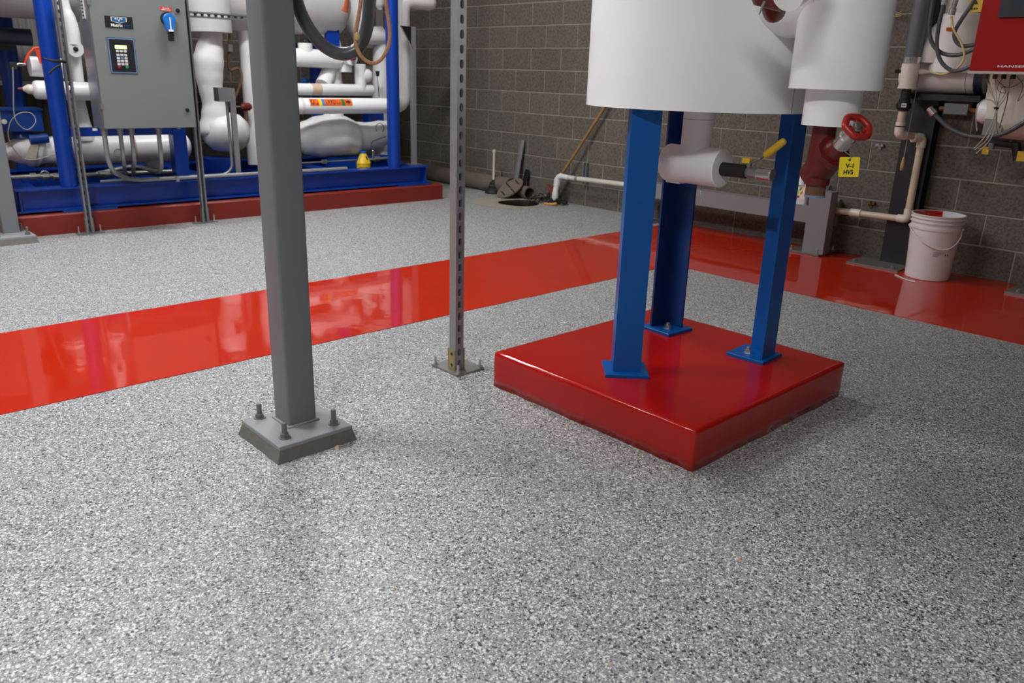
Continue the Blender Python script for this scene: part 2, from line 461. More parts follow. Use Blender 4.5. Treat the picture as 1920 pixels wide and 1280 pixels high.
# ------------------------------------------------------------------ the room
X0, X1, Y0, Y1, HC = -4.2, 5.72, -3.2, 8.45, 4.0
pc = (5.30, 5.58); ph = 0.30; pr = 0.20; NP = 40
fl = B()
qx0, qx1, qy0, qy1 = pc[0]-ph, pc[0]+ph, pc[1]-ph, pc[1]+ph
fl.add([(X0, Y0, 0), (X1, Y0, 0), (X1, qy0, 0), (X0, qy0, 0)], [(0, 1, 2, 3)])
fl.add([(X0, qy1, 0), (X1, qy1, 0), (X1, Y1, 0), (X0, Y1, 0)], [(0, 1, 2, 3)])
fl.add([(X0, qy0, 0), (qx0, qy0, 0), (qx0, qy1, 0), (X0, qy1, 0)], [(0, 1, 2, 3)])
fl.add([(qx1, qy0, 0), (X1, qy0, 0), (X1, qy1, 0), (qx1, qy1, 0)], [(0, 1, 2, 3)])
inn, out, low = [], [], []
for i in range(NP):
    a = 2*math.pi*i/NP; c, q = math.cos(a), math.sin(a); k = ph/max(abs(c), abs(q))
    wob = 1+0.05*math.sin(3*a+1)
    inn.append((pc[0]+pr*wob*c, pc[1]+pr*wob*q, 0)); out.append((pc[0]+k*c, pc[1]+k*q, 0)); low.append((pc[0]+pr*0.97*wob*c, pc[1]+pr*0.97*wob*q, -0.22))
fl.add(inn+out, [(i, (i+1) % NP, NP+(i+1) % NP, NP+i) for i in range(NP)])
me = mesh_of('floor', fl, FLAKE)
floor = bpy.data.objects.new('floor', me); COL.objects.link(floor); ROOT[floor] = V((0, 0, 0))
floor['kind'] = 'structure'; floor['label'] = 'speckled grey flake epoxy floor'; floor['category'] = 'floor'
S1a, S1b, S2 = 3.051, 4.045, 4.325
def wobble(p0, p1, n, amp, nrm):
    p0, p1 = V(p0), V(p1); return [p0+(p1-p0)*(i/n)+V(nrm)*random.uniform(-amp, amp) for i in range(n)]
L = wobble((X0+.001, S1a, 0), (S2, S1a, 0), 60, 0.004, (0, 1, 0)) + wobble((S2, S1a, 0), (S2, Y0+.001, 0), 50, 0.004, (1, 0, 0)) \
    + [V((X1-.004, Y0+.001, 0))] + wobble((X1-.004, S1b, 0), (X0+.001, S1b, 0), 70, 0.004, (0, 1, 0)) 
L[-1] = V((X0+.001, S1b, 0))
b = B(); b.prism([(p.x, p.y) for p in L], (0, 0, 0), XW, YW, Z, 0.0, 0.0025)
part('painted_stripe', b, STRIPE, floor, label='glossy wet red painted floor stripe turning along the wall')
# bare patch round the drain pit
b = B(); poly = []
cc = g(958, 385)
for i in range(36):
    a = 2*math.pi*i/36; c, q = math.cos(a), math.sin(a)
    e = V((0.64, -0.77)); f_ = V((0.77, 0.64))
    rx = 0.40*(1+0.10*math.sin(2*a+.5)+0.07*math.sin(5*a)); ry = 0.34*(1+0.12*math.sin(3*a))
    poly.append((pc[0]-0.03+e.x*rx*c+f_.x*ry*q, pc[1]+0.06+e.y*rx*c+f_.y*ry*q))
no = len(poly)
pts = [(x, y, 0.0015) for x, y in poly]+[(p[0]*1.0, p[1], 0.0015) for p in [(pc[0]+(pr*1.01)*(1+0.05*math.sin(3*2*math.pi*i/36+1))*math.cos(2*math.pi*i/36), pc[1]+(pr*1.01)*(1+0.05*math.sin(3*2*math.pi*i/36+1))*math.sin(2*math.pi*i/36)) for i in range(36)]]
# match the inner ring to the outer by angle
ang = [math.atan2(y-pc[1], x-pc[0]) for x, y in poly]
pts = [(x, y, 0.0015) for x, y in poly]+[(pc[0]+pr*1.0*(1+0.05*math.sin(3*a+1))*math.cos(a), pc[1]+pr*1.0*(1+0.05*math.sin(3*a+1))*math.sin(a), 0.0015) for a in ang]
pts = [(min(x, X1-0.01), y, z) for x, y, z in pts]
b.add(pts, [(i, (i+1) % no, no+(i+1) % no, no+i) for i in range(no)])
part('bare_concrete_patch', b, BARE, floor, label='stained bare concrete round the drain pit', fix=True)
b = B(); b.add(inn+low, [(i, (i+1) % NP, NP+(i+1) % NP, NP+i) for i in range(NP)]); b.add(low, [list(range(NP))])
part('pit_lining', b, DEBRIS, floor, label='dark wet sides of the drain pit', fix=False)
b = B(); b.add([(p[0], p[1], -0.02) for p in inn], [list(range(NP))])
part('pit_water', b, DARK, floor, label='dark water in the drain pit')
# walls
BH, BL, JT = 0.2033, 0.4064, 0.010
b = B(); b.bb(X1, X1+0.2, Y0-0.2, Y1+0.2, -0.05, HC)
wall_r = struct('wall_right', b, MORTAR, 'brown-grey concrete block wall running along the red stripe', 'wall')
bs = B(); bs.bb(-0.0045, 0.02, -(BL-JT)/2, (BL-JT)/2, -(BH-JT)/2, (BH-JT)/2)
bm_r = mesh_of('block', bs, BLOCK); fixn(bm_r)
def put_block(me, name, p, parent, sc=None):
    o = bpy.data.objects.new(name, me); COL.objects.link(o); o.parent = parent; o.location = p
    if sc: o.scale = sc
    return o
cnt = 0
for k in range(10):
    off = 0.034 if k % 2 else 0.230
    y = off + BL*math.floor((-0.35-off)/BL)
    while y < Y1:
        a, c = max(y, Y0), min(y+BL, Y1)
        if c-a > 0.05:
            put_block(bm_r, 'block', (X1, (a+c)/2, (k+.5)*BH), wall_r, (1, (c-a-JT)/(BL-JT), 1)); cnt += 1
        y += BL
bu = B()
for k in range(10, 19):
    off = 0.034 if k % 2 else 0.230
    y = off - 9*BL
    while y < Y1:
        a, c = max(y, Y0), min(y+BL, Y1)
        if c-a > 0.05: bu.bb(X1-0.0045, X1+0.02, a+JT/2, c-JT/2, k*BH+JT/2, (k+1)*BH-JT/2)
        y += BL
for k in range(10):
    off = 0.034 if k % 2 else 0.230
    ys = off + BL*math.floor((-0.35-off)/BL)
    y = ys-BL
    while y+BL > Y0:
        a, c = max(y, Y0), y+BL
        if c-a > .05: bu.bb(X1-0.0045, X1+0.02, a+JT/2, c-JT/2, k*BH+JT/2, (k+1)*BH-JT/2)
        y -= BL
part('upper_blocks', bu, BLOCK, wall_r, kind='stuff')
b = B(); b.bb(X0-0.2, X1, Y1, Y1+0.2, -0.05, HC)
wall_b = struct('wall_back', b, MORTAR, 'concrete block wall behind the blue machine skid', 'wall')
bs = B(); bs.bb(-(BL-JT)/2, (BL-JT)/2, -0.0045, 0.02, -(BH-JT)/2, (BH-JT)/2)
bm_b = mesh_of('block', bs, BLOCK); fixn(bm_b)
for k in range(10):
    x = X1-0.1-(0.2 if k % 2 else 0)
    while x > 3.2:
        put_block(bm_b, 'block', (x-BL/2, Y1, (k+.5)*BH), wall_b); x -= BL
b = B(); b.bb(X0-0.2, X0, Y0-0.2, Y1, -0.05, HC); struct('wall_left', b, PLAST, 'plain painted wall far to the left', 'wall')
b = B(); b.bb(X0, X1, Y0-0.2, Y0, -0.05, HC); struct('wall_front', b, PLAST, 'plain painted wall behind the viewer', 'wall')
b = B(); b.bb(X0-0.2, X1+0.2, Y0-0.2, Y1+0.2, HC, HC+0.1); struct('ceiling', b, CEIL, 'pale ceiling', 'ceiling')
# lamps
for i, (x, y, al, st) in enumerate(LAMPS):
    e1, e2 = (XW, YW) if al == 'x' else (YW, XW)
    t = thing('ceiling_light', 'long fluorescent ceiling light number %d overhead' % i, 'ceiling light', (x, y, LAMP_Z), 'fluorescent ceiling lights')
    t['label'] = 'long white fluorescent light fixture hung ' + LAMP_AT[i]
    b = B(); b.box((x, y, LAMP_Z+0.05), (0.65, 0.13, 0.04), (e1, e2, Z)); part('housing', b, LAMPW, t)
    b = B(); b.box((x, y, LAMP_Z), (0.62, 0.11, 0.008), (e1, e2, Z)); part('diffuser', b, emit('lamp_glow', (0.975, 0.985, 1.0), st), t)
    for s_ in (-1, 1):
        b = B(); b.cyl(V((x, y, LAMP_Z+0.08))+e1*(0.5*s_), V((x, y, HC))+e1*(0.5*s_), 0.006, n=6); part('hanger', b, STEELD, t)

# ------------------------------------------------------------------ bolts
def bolt(p, parent, m, h=0.06, r=0.009, up=Z, name='anchor_bolt'):
    p = V(p); b = B()
    b.lathe([(0, 0), (r*2.3, 0), (r*2.3, r*0.3), (0, r*0.3)], p, up, 14)
    b.lathe([(0, r*0.3), (r*1.75, r*0.3), (r*1.75, r*1.9), (0, r*1.9)], p, up, 6, smooth=False)
    b.lathe([(0, r*1.9), (r, r*1.9), (r, h*0.95), (r*0.8, h), (0, h)], p, up, 10)
    return part(name, b, m, parent)

# ------------------------------------------------------------------ grey columns
cx0, cx1, cy0, cy1 = 1.012, 1.274, 2.115, 2.377
col1 = thing('steel_column', 'grey square steel column standing in front of the red stripe', 'column', (1.143, 2.246, 0), 'grey steel columns')
b = B()
g0 = [(cx0-.012, cy0-.012), (cx1+.012, cy0-.012), (cx1+.012, cy1+.012), (cx0-.012, cy1+.012)]
g1 = [(cx0, cy0), (cx1, cy0), (cx1, cy1), (cx0, cy1)]
NB = 10
def edge_pts(poly, z, amp):
    out = []
    for i in range(4):
        p, q = poly[i], poly[(i+1) % 4]
        for j in range(NB):
            t = j/NB; out.append((p[0]+(q[0]-p[0])*t+random.uniform(-amp, amp), p[1]+(q[1]-p[1])*t+random.uniform(-amp, amp), z))
    return out
lo, hi = edge_pts(g0, 0.0, 0.003), edge_pts(g1, 0.040, 0.0015)
b.add(lo+hi, [(i, (i+1) % len(lo), len(lo)+(i+1) % len(lo), len(lo)+i) for i in range(len(lo))])
b.add(hi, [list(range(len(hi)))])
part('grout_bed', b, GROUT, col1)
b = B(); b.prism([(cx0, cy0), (cx1, cy0), (cx1, cy1), (cx0, cy1)], (0, 0, 0), XW, YW, Z, 0.038, 0.052, bev=0.002)
part('base_plate', b, GREYTOP, col1)
b = B(); sc_ = (1.155, 2.276)
b.prism(rr(0.0508, 0.0508, 0.009, 4), (sc_[0], sc_[1], 0), XW, YW, Z, 0.051, HC, smooth=True)
part('shaft', b, GREY, col1)
b = B(); b.tube([(sc_[0]+sx*0.053, sc_[1]+sy*0.053, 0.054) for sx, sy in ((-1, -1), (1, -1), (1, 1), (-1, 1))], 0.006, 6, closed=True)
part('weld_bead', b, GREYTOP, col1)
for q in ((487, 783), (534, 820), (626, 794)):
    bolt(g(q[0], q[1], 0.052), col1, BOLT, 0.052, 0.0085)
bolt((1.235, 2.335, 0.052), col1, BOLT, 0.052, 0.0085)
dup(col1, (0.0, 3.96, 0), 'grey square steel column at the left edge beside the red plinth')

# ------------------------------------------------------------------ slotted strut channel
def slotted(b, o, ew, el, width, length, pitch=0.0508, sl=0.0315, sw=0.0170, first=0.025, m=5):
    """a flat strip with real slots: o at centre of its lower end"""
    o = V(o); k = int(length//pitch)
    for i in range(k+1):
        y0 = i*pitch; y1 = min((i+1)*pitch, length)
        if y1-y0 < pitch*0.98:
            if y1-y0 > 1e-4: b.add([o-ew*width/2+el*y0, o+ew*width/2+el*y0, o+ew*width/2+el*y1, o-ew*width/2+el*y1], [(0, 1, 2, 3)])
            continue
        c = o+el*((y0+y1)/2); inn = []
        for s_, a0 in ((1, 0), (-1, 180)):
            for j in range(m+1):
                a = R(a0+180*j/m); inn.append((sw/2*math.cos(a), s_*(sl-sw)/2+sw/2*math.sin(a)))
        outp = []
        hw, hh = width/2, (y1-y0)/2
        for x, y in inn:
            q = math.atan2(y/hh, x/hw); cq, sq = math.cos(q), math.sin(q); kk = 1/max(abs(cq), abs(sq)); outp.append((hw*cq*kk, hh*sq*kk))
        # corners exact
        n_ = len(inn); corners = [(hw, hh), (-hw, hh), (-hw, -hh), (hw, -hh)]
        for cpt in corners:
            jb = min(range(n_), key=lambda t: (outp[t][0]-cpt[0])**2+(outp[t][1]-cpt[1])**2); outp[jb] = cpt
        b.add([c+ew*x+el*y for x, y in inn]+[c+ew*x+el*y for x, y in outp], [(i2, (i2+1) % n_, n_+(i2+1) % n_, n_+i2) for i2 in range(n_)])
def strut(b, o, back, side, length, up=Z, s_=0.0413, t=0.0025):
    """C channel: slotted web on the `back` side, open on the other; o = centre of the lower end"""
    o = V(o); h = s_/2
    slotted(b, o+back*h, side, up, s_, length)
    slotted(b, o+back*(h-t), side, up, s_-2*t, length)
    for q in (-1, 1):
        b.box(o+side*(q*(h-t/2))+up*(length/2), (t/2, h-0.0002, length/2), (side, back, up))
        b.box(o+side*(q*(h-0.0065))-back*(h-t/2)+up*(length/2), (0.0045, t/2, length/2), (side, back, up))
        b.box(o+side*(q*(h-0.0105))-back*(h-0.0055)+up*(length/2), (t/2, 0.0045, length/2), (side, back, up))
px_, py_ = 1.955, 2.408
t = thing('strut_post', 'slotted galvanised channel post between the grey column and the white vessel', 'post', (px_+.02, py_+.03, 0))
b = B(); strut(b, (px_+.0206-.021, py_+.0206-.021, 0.010), -YW, XW, HC-0.010); part('channel', b, GALVD, t)
b = B(); b.bb(1.908, 2.055, 2.345, 2.515, 0.001, 0.009); part('base_plate', b, STEELD, t)
b = B()
cxp, cyp = px_-.0004, py_-.0004
for q in (-1, 1): b.box((cxp+q*0.0242, cyp, 0.055), (0.0026, 0.023, 0.046))
ob = part('post_bracket', b, YZINC, t)
for q in (-1, 1):
    for zz in (0.032, 0.080): b = B(); b.cyl((cxp+q*0.0270, cyp-0.004, zz), (cxp+q*0.0275, cyp-0.004, zz), 0.0068, n=12); part('bolt_hole', b, BLACK, ob)
for q in ((1.918, 2.502), (1.925, 2.358), (2.043, 2.36), (2.043, 2.503)):
    bolt((q[0], q[1], 0.009), t, ZINC, 0.036, 0.0055)

# ------------------------------------------------------------------ red equipment pad
t = thing('equipment_pad', 'glossy red painted concrete pad under the white vessel', 'pad', (2.47, 1.71, 0))
PX0, PX1, PY0, PY1, PZ = 1.965, 2.972, 1.240, 2.190, 0.142
import bmesh
bm = bmesh.new(); bmesh.ops.create_cube(bm, size=1.0)
for v in bm.verts:
    v.co = V((PX0 if v.co.x < 0 else PX1, PY0 if v.co.y < 0 else PY1, 0 if v.co.z < 0 else PZ))
bmesh.ops.bevel(bm, geom=[e for e in bm.edges if max(e.verts[0].co.z, e.verts[1].co.z) > 0.1], offset=0.016, segments=3, profile=0.6, affect='EDGES')
bmesh.ops.subdivide_edges(bm, edges=[e for e in bm.edges if e.calc_length() > 0.3], cuts=24, use_grid_fill=True)
bmesh.ops.subdivide_edges(bm, edges=[e for e in bm.edges if e.calc_length() > 0.1], cuts=2, use_grid_fill=True)
from mathutils import noise as mn
for v in bm.verts:
    p = v.co.copy()
    amp = 0.0025 if p.z < PZ-0.02 else 0.0012
    q = mn.noise_vector(p*14)*amp + mn.noise_vector(p*45)*(0.0014 if p.z < PZ-0.002 else 0.0002)
    if p.z < 0.001:
        q.z = 0; q *= 2.0
    v.co += q
    if p.z < PZ-0.03 and abs(p.x-PX1) < 0.01: v.co.x -= 0.008*(1-p.z/PZ)
pad_me = bpy.data.meshes.new('slab')
off = V((2.47, 1.71, 0))
for v in bm.verts: v.co -= off
bmesh.ops.recalc_face_normals(bm, faces=bm.faces)
for f in bm.faces: f.smooth = True
bm.to_mesh(pad_me); bm.free(); pad_me.materials.append(PADRED)
o = bpy.data.objects.new('slab', pad_me); COL.objects.link(o); o.parent = t; ROOT[o] = off
PZT = PZ-0.001

# ------------------------------------------------------------------ white vessel on three blue legs
vc = V((2.52, 1.73, 0)); VR = 0.405; VZ = 1.078
t = thing('insulated_vessel', 'large white jacketed vessel on three blue legs', 'vessel', vc+Z*PZT)
ves = t
b = B()
b.lathe([(0, VZ+0.012), (VR-0.012, VZ+0.012), (VR-0.012, VZ), (VR, VZ), (VR, 2.55)], vc, Z, 72)
b.lathe([(VR*math.cos(R(a)), 2.55+0.22*math.sin(R(a))) for a in range(0, 91, 10)], vc, Z, 72, soft=True)
sh = part('shell', b, WHITE, t)
a = R(-100); d = V((math.cos(a), math.sin(a), 0)); s_ = V((-d.y, d.x, 0))
b = B(); b.box(vc+d*(VR+0.0004)+Z*1.8, (0.0008, 0.0009, 0.72), (d, s_, Z)); part('seam', b, SEAM, sh)
def leg(pl, outward, plate_rot, m, vert, bolt_at, dirt=False):
    """angle-iron leg: vert = corner of the angle, outward = heading (deg) of that corner"""
    a1, a2 = R(outward+135), R(outward-135)
    f1 = V((math.cos(a1), math.sin(a1), 0)); f2 = V((math.cos(a2), math.sin(a2), 0)); v = V((*vert, 0)); T, L_ = 0.009, 0.100
    poly = [v, v+f1*L_, v+f1*L_+f2*T, v+f1*T+f2*T, v+f1*T+f2*L_, v+f2*L_]
    b = B(); b.prism([(p.x, p.y) for p in poly], (0, 0, 0), XW, YW, Z, PZT+0.013, VZ+0.011)
    lg = part('leg', b, m, t)
    c = V((*pl, 0)); e1 = V((math.cos(R(plate_rot)), math.sin(R(plate_rot)), 0)); e2 = V((-e1.y, e1.x, 0))
    b = B(); b.prism([(-.079, -.079), (.079, -.079), (.079, .079), (-.079, .079)], c, e1, e2, Z, PZT, PZT+0.0135, bev=0.0015)
    part('foot_plate', b, BLUE, lg)
    bolt(V((*bolt_at, PZT+0.0135)), lg, ZINC, 0.026, 0.008, name='bolt')
leg((2.205, 1.725), 180, 46, BLUE, (2.140, 1.728), (2.235, 1.73))
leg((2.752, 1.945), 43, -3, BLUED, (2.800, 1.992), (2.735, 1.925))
leg((2.748, 1.513), -43, 3, BLUE, (2.797, 1.452), (2.725, 1.527))
# drain branch under the vessel
XD = 2.45
pt = lambda x, y: ox(x, y, XD)
dc = pt(1307, 250); c0 = pt(1262, 304); c1 = pt(1355, 315.5)
yc, zc = dc.y, c1.z
b = B(); b.cyl((XD, yc, zc), (XD, yc, VZ+0.012), 0.053, n=28)
dr = part('drain_stub', b, WHITE, t)
b = B(); b.tube([(XD+0.0535*math.cos(R(a)), yc+0.0535*math.sin(R(a)), VZ-0.035) for a in range(0, 360, 15)], 0.0009, 5, closed=True)
part('seam', b, SEAM, dr)
ya, yb = c0.y+0.02, c1.y
CRD = 0.0665
b = B(); b.lathe([(0, 0), (CRD-.003, 0), (CRD, 0.004), (CRD, abs(ya-yb)-.004), (CRD-.003, abs(ya-yb)), (0, abs(ya-yb))], (XD, ya, zc), -YW, 36)
dj = part('drain_jacket', b, WHITE, t)
b = B(); b.cyl((XD, ya, zc+0.02), (XD, ya+0.045, zc+0.02), 0.014, n=14); part('red_plug', b, WRED, dj, label='small red plug')
b = B(); b.cyl((XD+0.01, yb+0.09, zc-CRD+0.005), (XD+0.0, yb+0.075, zc-CRD-0.055), 0.0022, n=6); part('wire_pin', b, STEEL, dj)
b = B(); b.bb(XD-0.02, XD+0.02, ya-0.07, ya-0.01, zc-CRD-0.004, zc-CRD+0.004); part('jacket_clip', b, WHITE2, dj)
y1, y2, y3, y4 = yb, pt(1400, 319).y, pt(1422, 323).y, pt(1449, 326).y
b = B(); b.lathe([(0, -.03), (.0235, -.03), (.0235, y1-y2), (.02, y1-y2+.003), (0, y1-y2+.003)], (XD, y1, zc-.002), -YW, 20)
vv = part('drain_valve', b, RUBBER, t, label='black valve nipple with a steel body and yellow lever')
b = B(); b.lathe([(0, 0), (.017, 0), (.019, 0.012), (.017, y2-y3), (0, y2-y3)], (XD, y2, zc-.003), -YW, 20); part('body', b, STEELD, vv)
b = B(); b.lathe([(0, 0), (.021, 0), (.0225, .004), (.0225, y3-y4-.004), (.020, y3-y4), (0, y3-y4)], (XD, y3, zc-.003), -YW, 22); part('pipe_plug', b, STEEL, vv)
b = B(); b.cyl((XD, y2-.006, zc+.01), (XD, y2-.006, zc+.035), 0.009, n=10)
h0 = pt(1412, 302); h1 = pt(1436, 291); h2 = pt(1472, 263)
for hh in (h0, h1, h2): hh.x = XD
b.prism([(-0.008, 0), (0.008, 0), (0.008, 1), (-0.008, 1)], h0+V((0, 0.012, -0.012)), XW, (h1-h0)+V((0, 0, .0)), V((0, 0, 1)), 0, 0.004)
part('lever_plate', b, STEELD, vv)
b = B(); b.box((h0+V((0, 0.022, 0.0))), (0.010, 0.014, 0.008)); part('lever_stop', b, YELLOW, vv)
b = B(); b.tube([h1-(h2-h1)*.08, h1, h1+(h2-h1)*.12, h1+(h2-h1)*.85, h2-(h2-h1)*.03, h2], [0.006, 0.0125, 0.0135, 0.0125, 0.011, 0.006], 12)
part('lever_grip', b, YGRIP, vv)
# ------------------------------------------------------------------ riser pipe beside the vessel
rc = hd(1565, 168, 2.60); rc.z = 0; RR = 0.1285; RZ = 1.158
t = thing('riser_pipe', 'white jacketed riser pipe beside the vessel above the red valve', 'pipe', V((rc.x, rc.y, RZ)))
b = B(); b.lathe([(0, RZ+.01), (RR-.006, RZ+.01), (RR-.006, RZ), (RR, RZ), (RR, 2.5), (0, 2.5)], rc, Z, 48); part('jacket', b, WHITE, t)
lz = hd(1550, 235, 2.6).z
b = B(); b.lathe([(0, lz+.008), (.0745, lz+.008), (.0745, lz), (.079, lz), (.079, RZ+.012), (0, RZ+.012)], rc, Z, 40); part('lower_jacket', b, WHITE, t)
nd_ = (V((rc.x, rc.y, 0))-vc).normalized()
nz = 1.445
b = B(); b.cyl(vc+nd_*(VR-0.03)+Z*nz, V((rc.x, rc.y, nz)), 0.143, n=48); part('nozzle_jacket', b, WHITE, t)
# red valve on the nozzle (top of the picture)
t = thing('nozzle_valve', 'dark red valve with white insulated end at the top edge by the vessel', 'valve', hd(1448, 8, 2.30))
p0, p1, p2 = hd(1425, -40, 2.36), hd(1448, 10, 2.40), hd(1452, 18, 2.42)
b = B(); b.tube([hd(1410, -70, 2.3), hd(1432, -10, 2.36), hd(1470, -5, 2.34)], [0.032, 0.034, 0.036], 16); bd = part('valve_body', b, VRED, t)
b = B(); b.tube([hd(1440, -12, 2.38), hd(1448, 12, 2.40), hd(1452, 22, 2.44)], [0.026, 0.028, 0.030], 16); part('bonnet', b, VRED, t)
b = B(); b.cyl(hd(1477, -12, 2.28), hd(1477, -12, 2.28)+V((0.115, 0.0, 0.05)), 0.044, n=28); part('insulated_end', b, WHITE, t)
b = B(); b.tube([hd(1434, 2, 2.33), hd(1429, 14, 2.33), hd(1423, 28, 2.33)], [0.005, 0.004, 0.001], 8); part('drip_point', b, STEELD, t)

# ------------------------------------------------------------------ red angle valve and its tag
DV = 2.60
vb = V((rc.x, rc.y, 0))
q = lambda x, y, h=DV: hd(x, y, h)
t = thing('angle_valve', 'dark red stop valve with a red handwheel hanging below the white riser', 'valve', V((vb.x, vb.y, q(1527, 352).z)))
z_lo, z_md, z_hi = q(1527, 345).z, q(1535, 300).z, lz
b = B(); b.lathe([(0, z_lo), (.036, z_lo), (.037, z_lo+.02), (.037, z_lo+.05), (.037, z_md+.02), (.034, z_md+.05), (.033, z_hi+.01), (0, z_hi+.01)], vb+V((-0.01, 0.008, 0)), Z, 28)
bd = part('body', b, VRED, t)
wheel = q(1607, 238, 2.475); nk = q(1583, 266, 2.52); kn = q(1540, 312, 2.585)
ax = (wheel-kn).normalized()
LV = (wheel-kn).length
b = B(); b.lathe([(0, -0.05), (.042, -0.05), (.044, 0.0), (.041, LV*0.27), (.0, LV*0.27)], kn, ax, 24); part('branch', b, VRED, bd)
b = B(); b.lathe([(0, 0), (.052, 0), (.052, .022), (0, .022)], kn+ax*(LV*0.27), ax, 8, smooth=False); part('bonnet_flange', b, VRED, t)
b = B(); b.lathe([(0, 0), (.036, 0), (.034, .014), (.028, .030), (0, .030)], kn+ax*(LV*0.27+.022), ax, 20); part('bonnet', b, VRED, t)
b = B(); g0_ = LV*0.27+.046; gl = LV*.90-g0_; b.lathe([(0, 0), (.0255, 0), (.0255, gl*.6), (.022, gl*.66), (.020, gl), (0, gl)], kn+ax*g0_, ax, 24); part('gland_nut', b, STEEL, t, label='bright steel gland nut')
b = B(); b.cyl(nk-ax*.02, wheel+ax*.006, 0.0075, n=12); part('stem', b, STEELD, t)
e1 = ax.cross(Z).normalized(); e2 = ax.cross(e1)
b = B()
b.tube([wheel+(e1*math.cos(R(a))+e2*math.sin(R(a)))*0.0355*(1+0.035*math.cos(6*R(a))) for a in range(0, 360, 8)], 0.0100, 12, closed=True)
wh = part('handwheel', b, WRED, t)
for a in (20, 140, 260):
    b = B(); dd = e1*math.cos(R(a))+e2*math.sin(R(a)); b.box(wheel+dd*0.020, (0.014, 0.005, 0.004), (dd, ax.cross(dd), ax)); part('spoke', b, WRED, wh)
b = B(); b.lathe([(0, 0), (.015, 0), (.015, .005), (.009, .007), (.009, .013), (0, .014)], wheel-ax*.001, ax, 16); part('wheel_nut', b, STEEL, wh)
zn = q(1525, 366).z
b = B(); b.lathe([(0, 0), (.029, 0), (.029, z_lo-zn), (0, z_lo-zn)], vb+V((-.01, .008, zn)), Z, 24); part('nipple', b, RUST, t, label='rusty pipe nipple')
b = B(); b.lathe([(0, 0), (.0305, 0), (.0305, .007), (0, .007)], vb+V((-.01, .008, zn-.004)), Z, 24); part('blue_cap', b, BORD, t, label='pale blue end cap')
tc = q(1592, 313, 2.46)
tt = thing('valve_tag', 'yellow tag reading V-1 HV5 hanging from the red valve', 'tag', tc)
rx = V((math.sin(R(27)), -math.cos(R(27)), 0)); rx = (rx+V((0, 0, 0.06))).normalized(); ry = (Z+rx*-0.04).normalized(); ry = (ry-rx*ry.dot(rx)).normalized(); rn = rx.cross(ry)
b = B(); b.prism(rr(.0265, .0275, .004, 3), tc, rx, ry, rn, -.0008, .0008); pl_ = part('plate', b, TAGY, tt)
if rn.dot(CAM-tc) < 0: rn = -rn
f_ = lambda ox_, oy_: plane_fn(tc+rx*ox_+ry*oy_+rn*.0013, rx, ry)
text('lettering', 'V-1', f_(-.010, -.0028), .0215, .0125, INK, pl_, bold=0.045)
text('lettering', 'HV5', f_(-.0135, -.0205), .0255, .0130, INK, pl_, bold=0.045)
b = B(); b.lathe([(0, 0), (.0035, 0), (.0035, .0012), (0, .0012)], tc+ry*.0195, rn, 12); part('eyelet', b, INK, pl_)
b = B(); b.tube(spline([tc+ry*.0195+rn*.001, tc+ry*.030+rx*.002, q(1585, 285, 2.49), q(1580, 275, 2.52)]), 0.0013, 6); part('tie_wire', b, STEELD, tt)

# ------------------------------------------------------------------ bucket
bp = g(1735, 527); va = math.atan2(bp.y, bp.x)
bc = V((bp.x+0.128*math.cos(va), bp.y+0.128*math.sin(va), 0.0026))
t = thing('paint_bucket', 'white plastic bucket with red paint inside standing on the red stripe', 'bucket', bc)
BHt = 0.412
b = B()
b.lathe([(0, 0.0), (.126, 0.0), (.130, .004), (.143, .317), (.152, .319), (.152, .336), (.1445, .338), (.1455, .358), (.154, .359), (.154, .366), (.147, .368), (.148, .384), (.156, .385), (.156, .391), (.150, .393), (.151, BHt-.008), (.157, BHt-.006), (.157, BHt), (.148, BHt), (.146, .30), (.128, .012), (0, .012)], bc, Z, 48)
body = part('body', b, BUCKET, t)
b = B(); mid = va+math.pi*0.99
def wallr(h): return .128+(.146-.128)*(h-.012)/(.30-.012) if h < .30 else .146+(.148-.146)*(h-.3)/(BHt-.3)
n_ = 30
a_lo, a_hi = va-0.15, va+2.6
for i in range(n_):
    a = a_lo+(a_hi-a_lo)*i/n_; a2 = a_lo+(a_hi-a_lo)*(i+1)/n_
    dz = 0.05+0.03*math.sin(i*1.7)
    pts = []
    for aa, h in ((a, BHt-.002), (a2, BHt-.002), (a2, .10-dz*.3), (a, .10-dz*.3)):
        r_ = wallr(h)-.0012; pts.append(bc+V((math.cos(aa)*r_, math.sin(aa)*r_, h)))
    b.add(pts, [(0, 1, 2, 3)], True)
part('paint_smear', b, BPAINT, body, label='wet red paint on the inside wall')
b = B(); b.lathe([(0, .06), (wallr(.06)-.001, .06)], bc, Z, 32); part('red_paint', b, BPAINT, body)
e = V((math.sin(va), -math.cos(va), 0)); fv = V((math.cos(va), math.sin(va), 0))
pts = []
for i in range(33):
    s_ = i/32; aa = va+math.pi+(s_-.5)*2*1.40; sag = math.sin(math.pi*s_**1.5)**.85
    r_ = .157 if 0.04 < s_ < .96 else .152
    pts.append(bc+V((math.cos(aa)*r_, math.sin(aa)*r_, .328-.118*sag)))
pA, pB = pts[0], pts[-1]
b = B(); b.tube(pts, 0.0038, 8); hd_ = part('handle', b, BUCKET, t)
b = B()
for p in (pA, pB): b.ball(p, 0.010, 12)
part('handle_lug', b, BUCKET, t)
def bfn(a_c, h0):
    def fn(x, y):
        h = h0+y; r_ = .130+(.143-.130)*(h-.004)/.281+.0007; a = a_c+x/r_
        return bc+V((math.cos(a)*r_, math.sin(a)*r_, h))
    return fn
ac = va+math.pi+0.10
for k, (n1, w1) in enumerate(((7, .060), (6, .056), (4, .036), (4, .030))):
    dashes(bfn(ac, .185-.0085*k), w1, .0045, INK, body, n1)
b = B()
